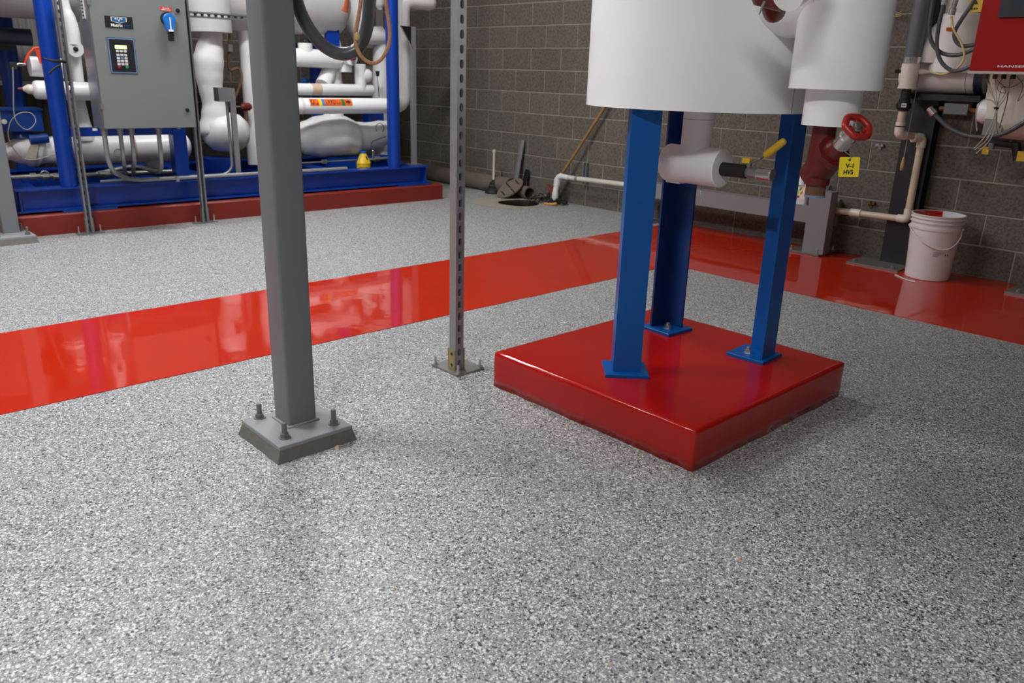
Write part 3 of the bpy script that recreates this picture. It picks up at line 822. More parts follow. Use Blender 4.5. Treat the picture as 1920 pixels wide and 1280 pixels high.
for da, hh in ((.075, .172), (.092, .172), (.045, .222)):
    f0 = bfn(ac, hh); pts = [f0(da+.005*math.cos(R(a)), .006*math.sin(R(a))) for a in range(0, 360, 30)]
    b.add(pts, [list(range(12))])
part('warning_mark', b, INK, body)
b = B(); rp = hd(1705, 524, math.hypot(bc.x, bc.y)-0.10); 
b.tube(spline([g(1679, 515, .006), g(1690, 520, .006), g(1702, 525, .006), g(1716, 528, .006)]), 0.0045, 8)
solo('paint_stir_strip', b, BUCKET, 'thin pale strip lying on the red stripe at the foot of the bucket', 'strip', g(1698, 522, .003))

# ------------------------------------------------------------------ black column behind the bucket
t = thing('black_column', 'black steel column against the block wall behind the bucket', 'column', (5.55, 2.10, 0))
l0 = g(1648, 495); 
fx = 5.61; ya_, yb_ = ox(1648, 495, fx).y, ox(1690, 505, fx).y-0.035
b = B(); T = .010
b.bb(fx, fx+T, yb_, ya_, 0.012, HC); b.bb(fx+.085, fx+.085+T, yb_, ya_, 0.012, HC); b.bb(fx+T, fx+.085, (ya_+yb_)/2-.004, (ya_+yb_)/2+.004, 0.012, HC)
part('shaft', b, BLACKC, t)
b = B(); b.bb(5.400, 5.705, yb_-.02, ya_+.14, 0.0025, 0.014); part('base_plate', b, STEELD, t)
for q_ in ((5.445, ya_+.10), (5.44, yb_+.03)): bolt((q_[0], q_[1], 0.014), t, BOLT, .02, .008)
t = thing('floor_anchor_plate', 'steel anchor plate on the red stripe at the right edge', 'plate', (5.52, 1.25, 0))
b = B(); b.bb(5.385, 5.69, 1.08, 1.375, 0.0025, 0.016); part('plate', b, STEELD, t)
bolt((5.42, 1.31, .016), t, BOLT, .022, .008); bolt((5.42, 1.14, .016), t, BOLT, .022, .008)
b = B(); b.bb(5.52, 5.62, 1.14, 1.24, 0.016, 1.0); part('stub_post', b, BLACKC, t)

# ------------------------------------------------------------------ lilac grey pipe support by the wall
t = thing('pipe_support_frame', 'low lilac-grey steel frame against the block wall behind the blue legs', 'frame', (5.52, 2.72, 0))
fxx = 5.44
hl = ox(1640-140, 382, fxx)
zt = ox(1505, 384, fxx).z; zb = ox(1505, 416, fxx).z
yl, yr = ox(1543, 470, fxx).y, ox(1503, 470, fxx).y
ztop = ox(1535, 358, fxx).z
b = B(); b.bb(fxx, fxx+.10, yl, yr, 0.016, ztop); part('leg', b, GFRAME, t)
b = B(); b.bb(fxx, fxx+.10, yr, 4.30, zb, zt); part('rail', b, GFRAME, t)
b = B(); b.bb(fxx, fxx+.10, 4.20, 4.30, 0.012, zb); part('leg', b, GFRAME, t)
b = B(); b.bb(5.415, 5.705, 2.585, 2.835, 0.004, 0.016); part('foot_plate', b, STEELD, t)
b = B(); b.bb(5.40, 5.65, 4.12, 4.38, 0.001, 0.012); part('foot_plate', b, STEELD, t)
for q_ in ((5.44, 2.81), (5.44, 2.61), (5.68, 2.61)): bolt((q_[0], q_[1], .016), t, ZINC, .03, .006)
# jug on the rail
jc = V((fxx+.05, ox(1500, 382, fxx+.05).y, zt))
t = thing('cleaner_jug', 'pale plastic jug with a fruit label standing on the grey frame', 'jug', jc)
b = B(); b.prism(rr(.042, .062, .02, 5), jc, XW, YW, Z, 0, .135, smooth=True)
b.lathe([(.058, .135), (.050, .165), (.022, .205), (.016, .225), (0, .225)], jc, Z, 24, soft=True); jb = part('body', b, JUG, t)
b = B(); b.lathe([(0, .222), (.019, .222), (.019, .25), (0, .25)], jc, Z, 20); part('cap', b, WHITE, t)
lf = jc+V((-.0428, 0, 0))
b = B(); b.box(lf+Z*.083, (.0005, .052, .045)); lb = part('label_panel', b, LABW, jb)
def blob(name, cy_, cz_, ry_, rz_, m_, rot=0):
    b = B(); pts = []
    for i in range(20):
        a = 2*math.pi*i/20; y_, z_ = ry_*math.cos(a), rz_*math.sin(a)
        pts.append(lf+V((-.0009, cy_+y_*math.cos(rot)-z_*math.sin(rot), cz_+y_*math.sin(rot)+z_*math.cos(rot))))
    b.add(pts, [list(range(20))]); part(name, b, m_, lb)
blob('lime_print', .018, .085, .020, .028, LIME); blob('leaf_print', -.012, .108, .006, .015, LEAF, .6)
blob('berry_print', .0, .052, .010, .009, PURP); blob('pepper_print', -.022, .082, .005, .017, ORED, .5)

# ------------------------------------------------------------------ pvc drain line along the wall
PXW = 5.578
pp = lambda x, y: ox(x, y, PXW)
t = thing('pvc_pipe_run', 'cream plastic pipe running low along the block wall and up beside the bucket', 'pipe', V((PXW, 3.0, 0.3)))
e0 = pp(1052, 331); e1_ = pp(1700, 411); zmid = lambda y: e0.z+(e1_.z-e0.z)*(e0.y-y)/(e0.y-e1_.y)
pr_ = 0.0215
b = B(); b.cyl((PXW, e0.y-.02, e0.z), (PXW, 2.9, zmid(2.9)), pr_, n=18); part('pipe', b, WPVC, t, label='whitish run of pipe')
b = B(); b.cyl((PXW, 2.9, zmid(2.9)), (PXW, e1_.y+.03, zmid(e1_.y+.03)), pr_, n=18); part('pipe', b, CREAM, t)
for xx in (1605,):
    y_ = pp(xx, 400).y; b = B(); b.cyl((PXW, y_+.04, zmid(y_+.04)), (PXW, y_-.035, zmid(y_-.035)), pr_+.006, n=18); part('coupling', b, CREAM2, t)
b = B(); b.tube(fillet([(PXW, e1_.y+.06, zmid(e1_.y)), (PXW, e1_.y-.003, zmid(e1_.y)), (PXW, e1_.y-.003, zmid(e1_.y)+.07)], .045, 8), pr_+.006, 16); part('elbow', b, CREAM2, t)
PXU = PXW-.005
zu = ox(1728, 262, PXW).z; yu = e1_.y-.003
b = B(); b.cyl((PXW, yu, zmid(yu)+.05), (PXW, yu, zu-.02), pr_+.002, n=18); part('pipe', b, CREAM, t)
b = B()
yl_ = ox(1682, 250, PXW-.10).y
top1 = V((PXW, yu, zu+.015)); Xf = PXW-.17
pl0 = ox(1685, 252, Xf); 
b.tube(fillet([(PXW, yu, zu-.05), top1, (Xf+.10, pl0.y+(yu-pl0.y)*.6, zu+.012)], .05, 8), pr_+.007, 16); part('elbow', b, CREAM2, t)
b = B(); b.cyl(top1, pl0, pr_+.001, n=16); part('pipe', b, CREAM, t)
pu = ox(1690, 222, Xf); 
b = B(); b.tube(fillet([pl0+(top1-pl0).normalized()*.05, pl0, V((pl0.x, pl0.y, pl0.z+.075))], .045, 8), pr_+.008, 16); part('elbow', b, CREAM2, t)
zz = lambda y: ox(1690, y, Xf).z
P3 = lambda z: V((Xf, pl0.y, z))
b = B(); b.cyl(P3(pl0.z+.06), P3(zz(205)), pr_+.004, n=18); part('pipe', b, CREAM, t)
b = B(); b.cyl(P3(zz(238)), P3(zz(236)), pr_+.009, n=16); part('seal_ring', b, BLACK, t)
b = B(); b.lathe([(0, zz(208)), (.033, zz(208)), (.036, zz(204)), (.044, zz(202)), (.044, zz(193)), (.034, zz(192)), (.034, zz(186)), (.028, zz(185)), (.028, zz(164)), (0, zz(164))], (Xf, pl0.y, 0), Z, 12, smooth=False); un = part('union', b, BLACK, t, label='black threaded union')
vd = V((-Xf, -pl0.y, 0)).normalized(); vs2 = V((-vd.y, vd.x, 0))
b = B(); b.box(P3(zz(197))+vd*.0445, (.0006, .014, .012), (vd, vs2, Z)); ul = part('size_label', b, WINK, un)
if vs2.dot(RT) < 0: vs2 = -vs2
dashes(plane_fn(P3(zz(197))+vd*.0455-vs2*.010-Z*.005, vs2, Z), .020, .010, INK, ul, 3)
b = B(); b.lathe([(0, zz(166)), (.056, zz(166)), (.056, zz(163)), (.052, zz(162)), (.052, zz(117)), (0, zz(117))], (Xf, pl0.y, 0), Z, 28); part('wide_coupling', b, CREAM2, t)
b = B(); b.lathe([(.050, zz(119)), (.0545, zz(119)), (.0545, zz(107)), (.050, zz(107))], (Xf, pl0.y, 0), Z, 28); hc = part('hose_clamp', b, STEEL, t)
b = B(); b.box(P3(zz(112))+vd*.056, (.006, .016, .010), (vd, vs2, Z)); part('clamp_screw', b, STEELD, hc)
b = B(); b.cyl(P3(zz(118)), P3(HC), .048, n=28); part('vertical_pipe', b, GPVC, t, label='dark grey vertical pipe')
cpos = P3(zz(134)); rr_ = vs2
b = B(); b.cyl(cpos+rr_*.045, cpos+rr_*.082, .017, n=16); b.cyl(cpos+rr_*.082, cpos+rr_*.115, .013, .009, n=14); part('side_fitting', b, CREAM2, t)
b = B(); b.cyl(cpos-rr_*.045, cpos-rr_*.085, .011, n=12); part('side_plug', b, BLACK, t)
# elbow wrapped in tape at the far end, and its drop
b = B(); zq = pp(1045, 378).z
b.tube(spline([(PXW, e0.y-.09, e0.z), (PXW, e0.y-.01, e0.z+.004), (PXW, e0.y+.035, e0.z-.02), (PXW-.005, e0.y+.045, e0.z-.09), (PXW-.02, e0.y+.045, e0.z-.15), (PXW-.02, e0.y+.045, e0.z-.23)], 6), [.024]*7+[.030]*6+[.034]*6+[.028]*6+[.033]*5+[.022], 12); part('taped_elbow', b, TAPE, t, label='elbow wrapped in white tape')
# strut clamps on the wall
for x_, y0_, y1_ in ((1100, 305, 345), (1103+466, 372, 424)):
    p_ = ox(x_, (y0_+y1_)/2, X1-.01)
    za, zb_ = ox(x_, y1_, X1-.01).z, ox(x_, y0_, X1-.01).z
    tt = thing('wall_clip_channel', 'small upright channel on the block wall holding the pipe %s' % ('near the leaning wooden handle' if x_ < 1200 else 'right of the grey frame'), 'bracket', V((X1-.005, p_.y, za)))
    b = B()
    for q_ in (-1, 1): b.bb(X1-.045, X1-.005, p_.y+q_*.018-.004, p_.y+q_*.018+.004, za, zb_)
    b.bb(X1-.010, X1-.0046, p_.y-.02, p_.y+.02, za, zb_); part('channel', b, GALVD, tt)
    b = B(); b.lathe([(pr_+.001, -.012), (pr_+.005, -.012), (pr_+.005, .012), (pr_+.001, .012)], (PXW, p_.y, zmid(p_.y)), YW, 18); part('pipe_clamp', b, GALVD, tt)
for k_, (x_, y_, nm, lb_) in enumerate(((1634, 380, 'wall_bracket', 'short rusty bracket on the block wall above the cream pipe'), (1651, 272, 'wall_anchor', 'small dark anchor stub on the block wall left of the black column'), (1553, 349, 'wall_anchor', 'tiny dark hook on the block wall below the yellow tag'))):
    p_ = ox(x_, y_, X1-.005); s0 = (.030, .026, .020)[k_]
    b = B(); b.box(p_+V((-.012, 0, 0)), (.012, s0, s0*.3)); b.box(p_+V((-.004, 0, -s0*.5)), (.005, s0*.4, s0*.6)); b.cyl(p_+V((-.01, 0, s0*.3)), p_+V((-.035, 0, s0*.3)), s0*.22, n=8)
    solo(nm, b, GALVD if k_ else RUST, lb_, 'bracket', p_)
# pull cord with wooden handle
cz = ox(1690, 310, 5.44)
t = thing('pull_cord', 'thin pull cord with a pale wooden handle hanging in front of the black column', 'cord', cz)
pt_ = ox(1710, 175, 5.44); bt = ox(1695, 295, 5.44)
b = B(); b.cyl(bt, V((bt.x, bt.y, 2.6)), .0022, n=6); part('cord', b, CABLE, t)
b = B(); b.lathe([(0, -.085), (.010, -.083), (.0135, -.06), (.012, -.035), (.008, -.01), (.007, 0), (0, .0)], bt, Z, 14, soft=True); part('wooden_handle', b, WOODL, t)

# ------------------------------------------------------------------ leaning handle, plunger, cover and scrap in the corner
mA, mB = ox(1053, 328, 5.628), ox(1133, 203, 5.668); md = mB-mA
lo_ = mA-md*(mA.z/md.z)+Z*.004
b = B(); b.cyl(lo_, mA+md*((1.12-mA.z)/md.z), 0.0145, n=14)
solo('mop_handle', b, WOOD, 'long wooden tool handle leaning against the block wall', 'handle', lo_)
pb = g(925, 362); 
t = thing('plunger', 'black rubber plunger with a white stick on the floor by the wall', 'plunger', pb)
b = B(); b.lathe([(0, .0), (.085, 0), (.088, .012), (.080, .035), (.050, .060), (.052, .075), (.040, .090), (.042, .105), (.022, .125), (.02, .14), (0, .14)], pb, Z, 28); part('cup', b, RUBBER, t)
tpz = .14+.27
b = B(); b.lathe([(0, .13), (.0125, .13), (.0125, tpz), (.018, tpz+.004), (.018, tpz+.03), (0, tpz+.035)], pb, Z, 14); part('stick', b, WPVC, t)
# round iron cover leaning
cA, cB = g(938, 369), hd(978, 336, math.hypot(*g(945, 371).xy)+.10)
cen = hd(956.5, 353, math.hypot(*g(945, 371).xy)+.05)
nrm = (-_fw*.55 + (RT*-.57+UP*.82)*.835).normalized()
t = thing('drain_cover', 'round brown iron drain cover with slots propped over the old pipe', 'cover', V((cen.x, cen.y, 0)))
CRR = .150
b = B(); b.lathe([(0, -.010), (CRR-.004, -.010), (CRR, -.006), (CRR, .006), (CRR-.004, .010), (0, .010)], cen, nrm, 40); dk = part('disc', b, COVER, t)
def oncover(x, y):
    d = ray(x, y); q0 = cen+nrm*.0104; return CAM+d*((q0-CAM).dot(nrm)/d.dot(nrm))
for x_, y_ in ((943, 362), (952.5, 347), (961, 357), (969.5, 341.5)):
    p0_, p1_ = oncover(x_-3.3, y_-3.6), oncover(x_+3.3, y_+3.6); dd = (p1_-p0_); ll = dd.length; dd.normalize()
    b = B(); b.box((p0_+p1_)/2, (ll/2, .007, .0006), (dd, nrm.cross(dd), nrm)); part('slot', b, INK, dk)
p_ = g(990, 372); pr2 = .062
t = thing('clay_pipe_offcut', 'short brown pipe offcut lying open beside the drain cover', 'pipe', p_)
ax_ = V((-.28, -.96, 0)).normalized(); pc0 = V((p_.x+.02, p_.y+.16, pr2)); L_ = .24
b = B(); b.lathe([(pr2-.009, 0), (pr2, 0), (pr2, L_), (pr2-.009, L_), (pr2-.009, 0)], pc0, ax_, 28); part('wall', b, OLDPIPE, t)
# big old pipe at the wall foot
yA, yB = 8.3, g(935, 366).y-.05
b = B(); b.lathe([(0, 0), (.085, 0), (.085, yA-yB), (.076, yA-yB), (.076, yA-yB-.1), (0, yA-yB-.1)], (5.60, yA, .0855), -YW, 28)
solo('wall_foot_pipe', b, OLDPIPE, 'thick old brown pipe lying along the foot of the block wall', 'pipe', (5.60, 7.0, 0))
for x0_, y0_, y1_, w_, m_, lb_ in ((981, 262, 338, .045, GALVD, 'tall grey steel bar leaning on the wall behind the drain cover'), (990, 318, 362, .040, BLACK, 'short dark steel bar standing at the wall beside the clay pipe')):
    p1_ = ox(x0_, y0_, X1-.03); lo2 = V((X1-.10, p1_.y+.01+(.03 if y0_ < 300 else 0), 0.002))
    b = B(); dd = (p1_-lo2); ll = dd.length; dd.normalize(); sd = dd.cross(XW).normalized()
    b.box(lo2+dd*(ll/2), (w_/2, .003, ll/2), (sd, dd.cross(sd), dd)); b.box(lo2+dd*(ll/2)+sd*(w_/2), (.003, w_/3, ll/2), (sd, dd.cross(sd), dd))
    solo('steel_bar', b, m_, lb_, 'bar', lo2)
# debris heap
b = B(); hc_ = g(1027, 380); hc_.x = min(hc_.x, X1-.13)
for i in range(420):
    a = random.uniform(0, 6.28); q_ = random.random()**.6
    e_ = V((.12, -.99, 0)); f2_ = V((.99, .12, 0))
    p = hc_+e_*(.25*q_*math.cos(a))+f2_*(.11*q_*math.sin(a)); h_ = .085*(1-q_*q_)
    r_ = random.uniform(.008, .024); p.z = r_*.6+random.uniform(0, h_)
    if p.x > X1-.03: continue
    pts = [p+V((random.uniform(-1, 1), random.uniform(-1, 1), random.uniform(-.6, .6)))*r_ for _ in range(4)]
    b.add(pts, [(0, 1, 2), (0, 2, 3), (0, 3, 1), (1, 3, 2)])
solo('drain_debris', b, DEBRIS, 'heap of wet black drain sludge at the foot of the wall', 'debris', V((hc_.x+.1, hc_.y, 0)), kind='stuff')
p_ = ox(1036, 356, 5.58)
b = B()
for i in range(6):
    b.box(p_+V((-.01*i*.3, .0, .0))+V((0, .055-.022*i, -.012*i+.02)), (.010, .0085, .035), (V((.9, .2, .3)).normalized(), V((-.2, .95, 0)).normalized(), V((-.3, 0, .95)).normalized()))
b.box(p_+V((.015, 0, -.01)), (.006, .07, .045))
solo('red_dustpan', b, BRICKR, 'worn red ribbed plastic scrap lying against the wall below the taped elbow', 'scrap', p_)
p_ = g(1033, 385); b = B()
b.tube(spline([p_+V((-.02, .07, .012)), p_+V((.0, .03, .010)), p_+V((0, -.02, .014)), p_+V((.02, -.06, .025))]), [.010]*10+[.013]*8+[.006], 8)
solo('orange_scrap', b, PEEL, 'orange curved scrap in front of the black sludge', 'scrap', p_)
for x_, y_, r_, lb_ in ((632, 840, .009, 'tan stone chip on the floor beside the grey column base'), (575, 870, .005, 'tiny tan chip on the floor in front of the grey column base'), (1387, 1048, .006, 'small pale chip on the floor in front of the red pad'), (739, 1103, .004, 'small tan chip in the middle of the foreground floor'), (1144, 1246, .004, 'tiny tan chip nearest the bottom edge of the floor')):
    p_ = g(x_, y_, 0); b = B()
    pts = [p_+V((math.cos(a)*r_*random.uniform(.7, 1.3), math.sin(a)*r_*random.uniform(.7, 1.3), 0)) for a in [i*math.pi/3 for i in range(6)]]
    top = [p_+(q_-p_)*.6+Z*r_*random.uniform(.6, 1.0) for q_ in pts]
    b.add(pts+top, [(i, (i+1) % 6, 6+(i+1) % 6, 6+i) for i in range(6)]+[tuple(range(6, 12))])
    solo('stone_chip', b, TSTONE, lb_, 'stone', p_, 'chips on the floor')

# ================================================================== the machine skid on the left
CZ = 0.145
b = B(); b.box(W(2.0, 0.85, CZ/2), (2.617, 0.85, CZ/2), (U, N, Z))
me_c = B()
lo_, hi_ = [], []
def curb_ring(z, ins, amp):
    out = []
    for (u0, d0), (u1, d1), n_ in (((-0.7, 0), (4.617, 0), 60), ((4.617, 0), (4.617, 1.7), 20), ((4.617, 1.7), (-0.7, 1.7), 20), ((-0.7, 1.7), (-0.7, 0), 12)):
        for j in range(n_):
            t_ = j/n_; u_ = u0+(u1-u0)*t_; d_ = d0+(d1-d0)*t_
            u_ += (-ins if u_ > 2 else ins)*(1 if abs(u_-4.617) < 1e-6 or abs(u_+.7) < 1e-6 else 0); d_ += ins*(1 if d_ < 1e-6 else 0)
            out.append(W(u_+random.uniform(-amp, amp), d_+random.uniform(-amp, amp), z+(random.uniform(-amp, amp) if z > .01 else 0)))
    return out
r0, r1, r2 = curb_ring(0, 0, .003), curb_ring(CZ-.012, 0, .0015), curb_ring(CZ, .010, .0012)
n_ = len(r0)
me_c.add(r0+r1, [(i, (i+1) % n_, n_+(i+1) % n_, n_+i) for i in range(n_)])
me_c.add(r1+r2, [(i, (i+1) % n_, n_+(i+1) % n_, n_+i) for i in range(n_)])
me_c.add(r2, [list(range(n_))])
solo('concrete_plinth', me_c, CURBRED, 'long dull red painted concrete plinth under the blue skid', 'plinth', W(2.0, .8, 0))

t = thing('skid_frame', 'bright blue steel skid frame with round posts on the red plinth', 'frame', W(2.7, .6, CZ))
SK = t
BZ0, BZ1 = 0.158, 0.318
def ibeam(u0, u1, d0, d1, along, name='beam'):
    b = B(); T = .011
    b.sb(u0, u1, d0, d1, BZ0, BZ0+T); b.sb(u0, u1, d0, d1, BZ1-T, BZ1)
    if along == 'u':
        dm = (d0+d1)/2; b.sb(u0, u1, dm-.004, dm+.004, BZ0+T, BZ1-T)
        b.sb(u0+.02, u0+.03, d0+.01, d1-.01, BZ0+T, BZ1-T); b.sb(u1-.04, u1-.03, d0+.01, d1-.01, BZ0+T, BZ1-T)
    else:
        um = (u0+u1)/2; b.sb(um-.004, um+.004, d0, d1, BZ0+T, BZ1-T)
    return part(name, b, SBLUE, t)
ibeam(1.03, 4.50, .055, .195, 'u', 'front_beam'); ibeam(1.03, 4.50, 1.25, 1.39, 'u', 'rear_beam')
for u_ in (1.06, 2.35, 3.45, 4.34): ibeam(u_, u_+.12, .195, 1.25, 'd', 'cross_beam')
for u_ in (1.30, 4.14):
    b = B(); b.sb(u_, u_+.36, .015, .20, CZ, BZ0); part('foot_pad', b, SBLUE2, t)
for u_ in (1.30, 4.14):
    b = B(); b.sb(u_, u_+.36, 1.22, 1.42, CZ, BZ0); part('foot_pad', b, SBLUE2, t)
pu1 = su(sk(114, 240, .13)); pu2 = su(sk(736.7, 200, .13))
for u_ in (pu1, pu2):
    b = B(); b.cyl(W(u_, .125, BZ1), W(u_, .125, 2.9), .0585, n=32); part('post', b, SBLUE, t)
for x_, y_ in ((24, 160), (594, 140)):
    p_ = sk(x_, y_, 1.32); b = B(); b.cyl(W(su(p_), 1.32, BZ1), W(su(p_), 1.32, 2.9), .07, n=24); part('post', b, SBLUE, t)
lu0, lu1 = su(sk(320, 255, .125)), su(sk(345, 255, .125)); lz_ = sk(335, 251, .125).z; lz1 = sk(335, 236, .125).z
b = B(); b.sb(lu0, lu1, .075, .175, BZ1, lz1); part('mid_post', b, SBLUE, t)
b = B(); b.sb(pu1+.05, lu0, .085, .165, lz_, lz1); part('mid_rail', b, SBLUE, t)
# deck plates inside the skid
b = B(); b.sb(1.19, 4.34, .197, 1.248, BZ0+.02, BZ0+.028); part('drip_tray', b, BLACK, t)
# saddles under the vessels
b = B(); c_ = sk(395, 300, .60); b.sb(su(c_)-.06, su(c_)+.16, .45, .75, BZ0+.028, c_.z+.02); part('saddle', b, SBLUE, t)
b = B(); c_ = sk(640, 302, .65); b.sb(su(c_)-.22, su(c_)+.42, .50, .56, BZ0+.028, c_.z+.055); part('saddle', b, SBLUE, t)
b = B(); b.sb(1.15, 1.75, .42, .50, BZ1-.02, BZ1+.02); part('saddle_rail', b, SBLUE, t)

# ------------------------------------------------------------------ control cabinet
cu0, cu1, cdf, cdb, cz0, cz1 = 1.545, 2.170, -.350, -.102, .742, 1.80
t = thing('control_cabinet', 'grey electrical control cabinet with keypad and blue disconnect switch', 'cabinet', W(1.86, -.22, cz0))
b = B(); b.sb(cu0, cu1, cdf+.022, cdb, cz0, cz1); part('body', b, CABS, t)
b = B(); b.prism(rr((cu1-cu0)/2-.004, (cz1-cz0)/2-.004, .006, 2), W((cu0+cu1)/2, cdf, (cz0+cz1)/2), U, Z, N, 0, .020, bev=.003)
door = part('door', b, CABG, t)
b = B(); b.sb(cu0+.004, cu1-.004, cdf+.0195, cdf+.0225, cz0+.004, cz1-.004); part('door_gasket', b, BLACK, t)
for y_ in (2, 200):
    p_ = sk(167 if y_ < 100 else 193, y_ if y_ > 100 else 4, cdf); b = B(); b.sb(cu0-.004, cu0+.014, cdf-.004, cdf+.03, p_.z-.018, p_.z+.018); part('hinge', b, STEELD, t)
cf = lambda x, y, o=0.0: (lambda p: W(su(p), cdf-o, p.z))(sk(x, y, cdf))
def panel(name, x0, x1, y0, y1, m_, th, par, rad=.004):
    """flat plate on the cabinet door from picture corners"""
    a, c = sk(x0, y0, cdf), sk(x1, y1, cdf); u0, u1, z0, z1 = su(a), su(c), c.z, a.z
    b = B(); b.prism(rr((u1-u0)/2, (z1-z0)/2, rad, 3), W((u0+u1)/2, cdf-th, (z0+z1)/2), U, Z, N, 0, th); part_ = part(name, b, m_, par)
    return part_, u0, u1, z0, z1
np_, u0, u1, z0, z1 = panel('name_plate', 195, 250, 29, 54, BLACK, .003, door)
um = u0+(u1-u0)*.50
sh_ = lambda s: [(-.5*s, .5*s*.62), (.5*s, .5*s*.62), (.5*s, -.12*s), (0, -.5*s*.68), (-.5*s, -.12*s)]
sw = (u1-u0)*.56
b = B(); b.prism(sh_(sw), W(um, cdf-.0036, z0+(z1-z0)*.68), U, Z*.62, N, 0, .0006); part('shield_border', b, WINK, np_)
b = B(); b.prism(sh_(sw*.9), W(um, cdf-.0042, z0+(z1-z0)*.685), U, Z*.60, N, 0, .0006); part('shield', b, LBLU, np_)
tf = lambda u_, z_, o=.0046: plane_fn(W(u_, cdf-o, z_), U, Z)
text('lettering', 'R', tf(um-sw*.25, z0+(z1-z0)*.70), sw*.15, (z1-z0)*.16, WINK, np_, bold=.01)
text('lettering', 'V', tf(um-sw*.10, z0+(z1-z0)*.53), sw*.20, (z1-z0)*.34, WINK, np_, bold=.01)
text('lettering', 'S', tf(um+sw*.10, z0+(z1-z0)*.70), sw*.15, (z1-z0)*.16, WINK, np_, bold=.01)
text('lettering', 'Matrix', tf(u0+(u1-u0)*.20, z0+(z1-z0)*.10), (u1-u0)*.42, (z1-z0)*.26, WINK, np_, bold=.02)
text('lettering', 'LTC', tf(u0+(u1-u0)*.66, z0+(z1-z0)*.10), (u1-u0)*.22, (z1-z0)*.22, LBLU, np_, shear=.3)
kp, u0, u1, z0, z1 = panel('keypad_panel', 199.5, 259, 69.5, 138.5, LBLU, .003, door, .006)
zc_ = sk(229, 69, cdf).z
for ins, m_, nm, th in ((.004, BORD, 'panel_border', .0006), (.010, BLACK, 'panel_face', .0012)):
    b = B(); b.prism(rr((u1-u0)/2-ins, (z1-z0)/2-ins, .005, 3), W((u0+u1)/2, cdf-.003-th, (z0+z1)/2), U, Z, N, 0, .0006); part(nm, b, m_, kp)
wu, hz = u1-u0, z1-z0
b = B(); b.box(W(u0+wu*.47, cdf-.0048, z0+hz*.74), (wu*.21, .0006, hz*.045), (U, N, Z)); dp = part('led_display', b, LED, kp)
for k_, (fx_, w_) in enumerate(((.30, .13), (.47, .10), (.61, .08))):
    for r_ in range(2): dashes(tf(u0+wu*fx_, z0+hz*(.745-.04*r_), .0056), wu*w_, hz*.018, INK, dp, 4-k_)
for row, fz in enumerate((.63, .52, .435, .35, .265, .185)):
    for cl, fu in enumerate((.33, .47, .61)):
        if row == 5 and cl == 1: continue
        m_ = KEYW if row < 5 else (KEYR if cl == 0 else KEYG)
        if row == 2 and cl == 1: m_ = BORD
        b = B(); b.box(W(u0+wu*fu, cdf-.0055, z0+hz*fz), (wu*.052, .0012, hz*.030), (U, N, Z)); ky = part('key', b, m_, kp)
        if row < 5: dashes(tf(u0+wu*(fu-.018), z0+hz*(fz-.010), .0070), wu*.040, hz*.018, SEAM, ky, 1)
rl, u0, u1, z0, z1 = panel('warning_label', 299.5, 322.5, 12.5, 21.5, ORED, .001, door, .002)
for k_ in range(2): dashes(tf(u0+(u1-u0)*(.2-.1*k_), z0+(z1-z0)*(.6-.4*k_), .0016), (u1-u0)*(.6+.2*k_), (z1-z0)*.22, WINK, rl, 5+3*k_)
kc = cf(314, 37, .0); kb = cf(319.5, 55, 0)
b = B(); b.lathe([(0, 0), (.045, 0), (.045, .018), (0, .018)], W(su(kc)-.003, cdf, kc.z+.004), -N, 28); ds = part('disconnect_switch', b, BLACK, door, label='blue rotary disconnect switch with a black grip')
b = B(); kz = kc.z
prof = [(.040*math.cos(R(a)), .040*math.sin(R(a))) for a in range(-20, 201, 15)] + [(-.022, -.075), (.022, -.075)]
b.prism(prof, W(su(kc), cdf-.018, kz), U, Z, -N, 0, .030, bev=.004); part('knob', b, SBLU, ds)
b = B(); b.prism(rr(.018, .034, .006, 3), W(su(kc)+.002, cdf-.018, kz-.105), U, Z, -N, 0, .026, bev=.003); part('grip', b, BLACK, ds)
b = B(); b.box(W(su(kc)+.001, cdf-.0484, kz-.028), (.0035, .0006, .042), (U, N, Z)); b.box(W(su(kc)+.001, cdf-.0484, kz-.070), (.016, .0006, .006), (U, N, Z)); part('pointer', b, WINK, ds)
for x_, y_ in ((333, 19.5), (351, 206)):
    p_ = cf(x_, y_); b = B(); b.lathe([(0, 0), (.014, 0), (.012, .010), (.006, .011), (0, .011)], p_, -N, 18); part('lock_knob', b, BLACK, door)
vp = sk(152, 16, -.23)
b = B(); b.sb(cu0-.006, cu0, -.255, -.195, 1.44, 1.80); vn = part('vent_strip', b, WPVC, t)
for k_ in range(16):
    b = B(); b.sb(cu0-.0068, cu0-.0055, -.245, -.205, 1.455+.021*k_, 1.464+.021*k_); part('vent_slot', b, INK, vn)
for x_ in (178, 335):
    b = B(); p_ = W(su(sk(x_, 243, -.25)), -.25, cz0); b.cyl(p_-Z*.014, p_+Z*.001, .016, n=14); part('hub_plug', b, CREAM2 if x_ < 200 else GALV, t)

# ------------------------------------------------------------------ channel posts carrying the cabinet
for x_, y_, lbl, m_ in ((168, 437, 'slotted channel post to the left of the control cabinet', GALV), (386, 418, 'slotted channel post at the right edge of the control cabinet', GALV)):
    p_ = g(x_, y_); u_ = su(p_); d_ = -.078
    t = thing('cabinet_post', lbl, 'post', W(u_, d_, 0), 'cabinet posts')
    b = B(); strut(b, W(u_, d_, .010), N, U, 2.6); part('channel', b, m_, t)
    b = B(); b.sb(u_-.09, u_+.09, d_-.03, d_+.03, .001, .009); part('base_plate', b, GALV, t)
    for q_ in (-1, 1):
        b = B(); b.sb(u_+q_*.024-.0025, u_+q_*.024+.0025, d_-.022, d_+.022, .009, .115); part('post_bracket', b, GALV, t)
        bolt(W(u_+q_*.072, d_, .009), t, ZINC, .05, .0045)
ch0, ch1 = sk(352, 26, -.05), sk(425, 32, -.05)
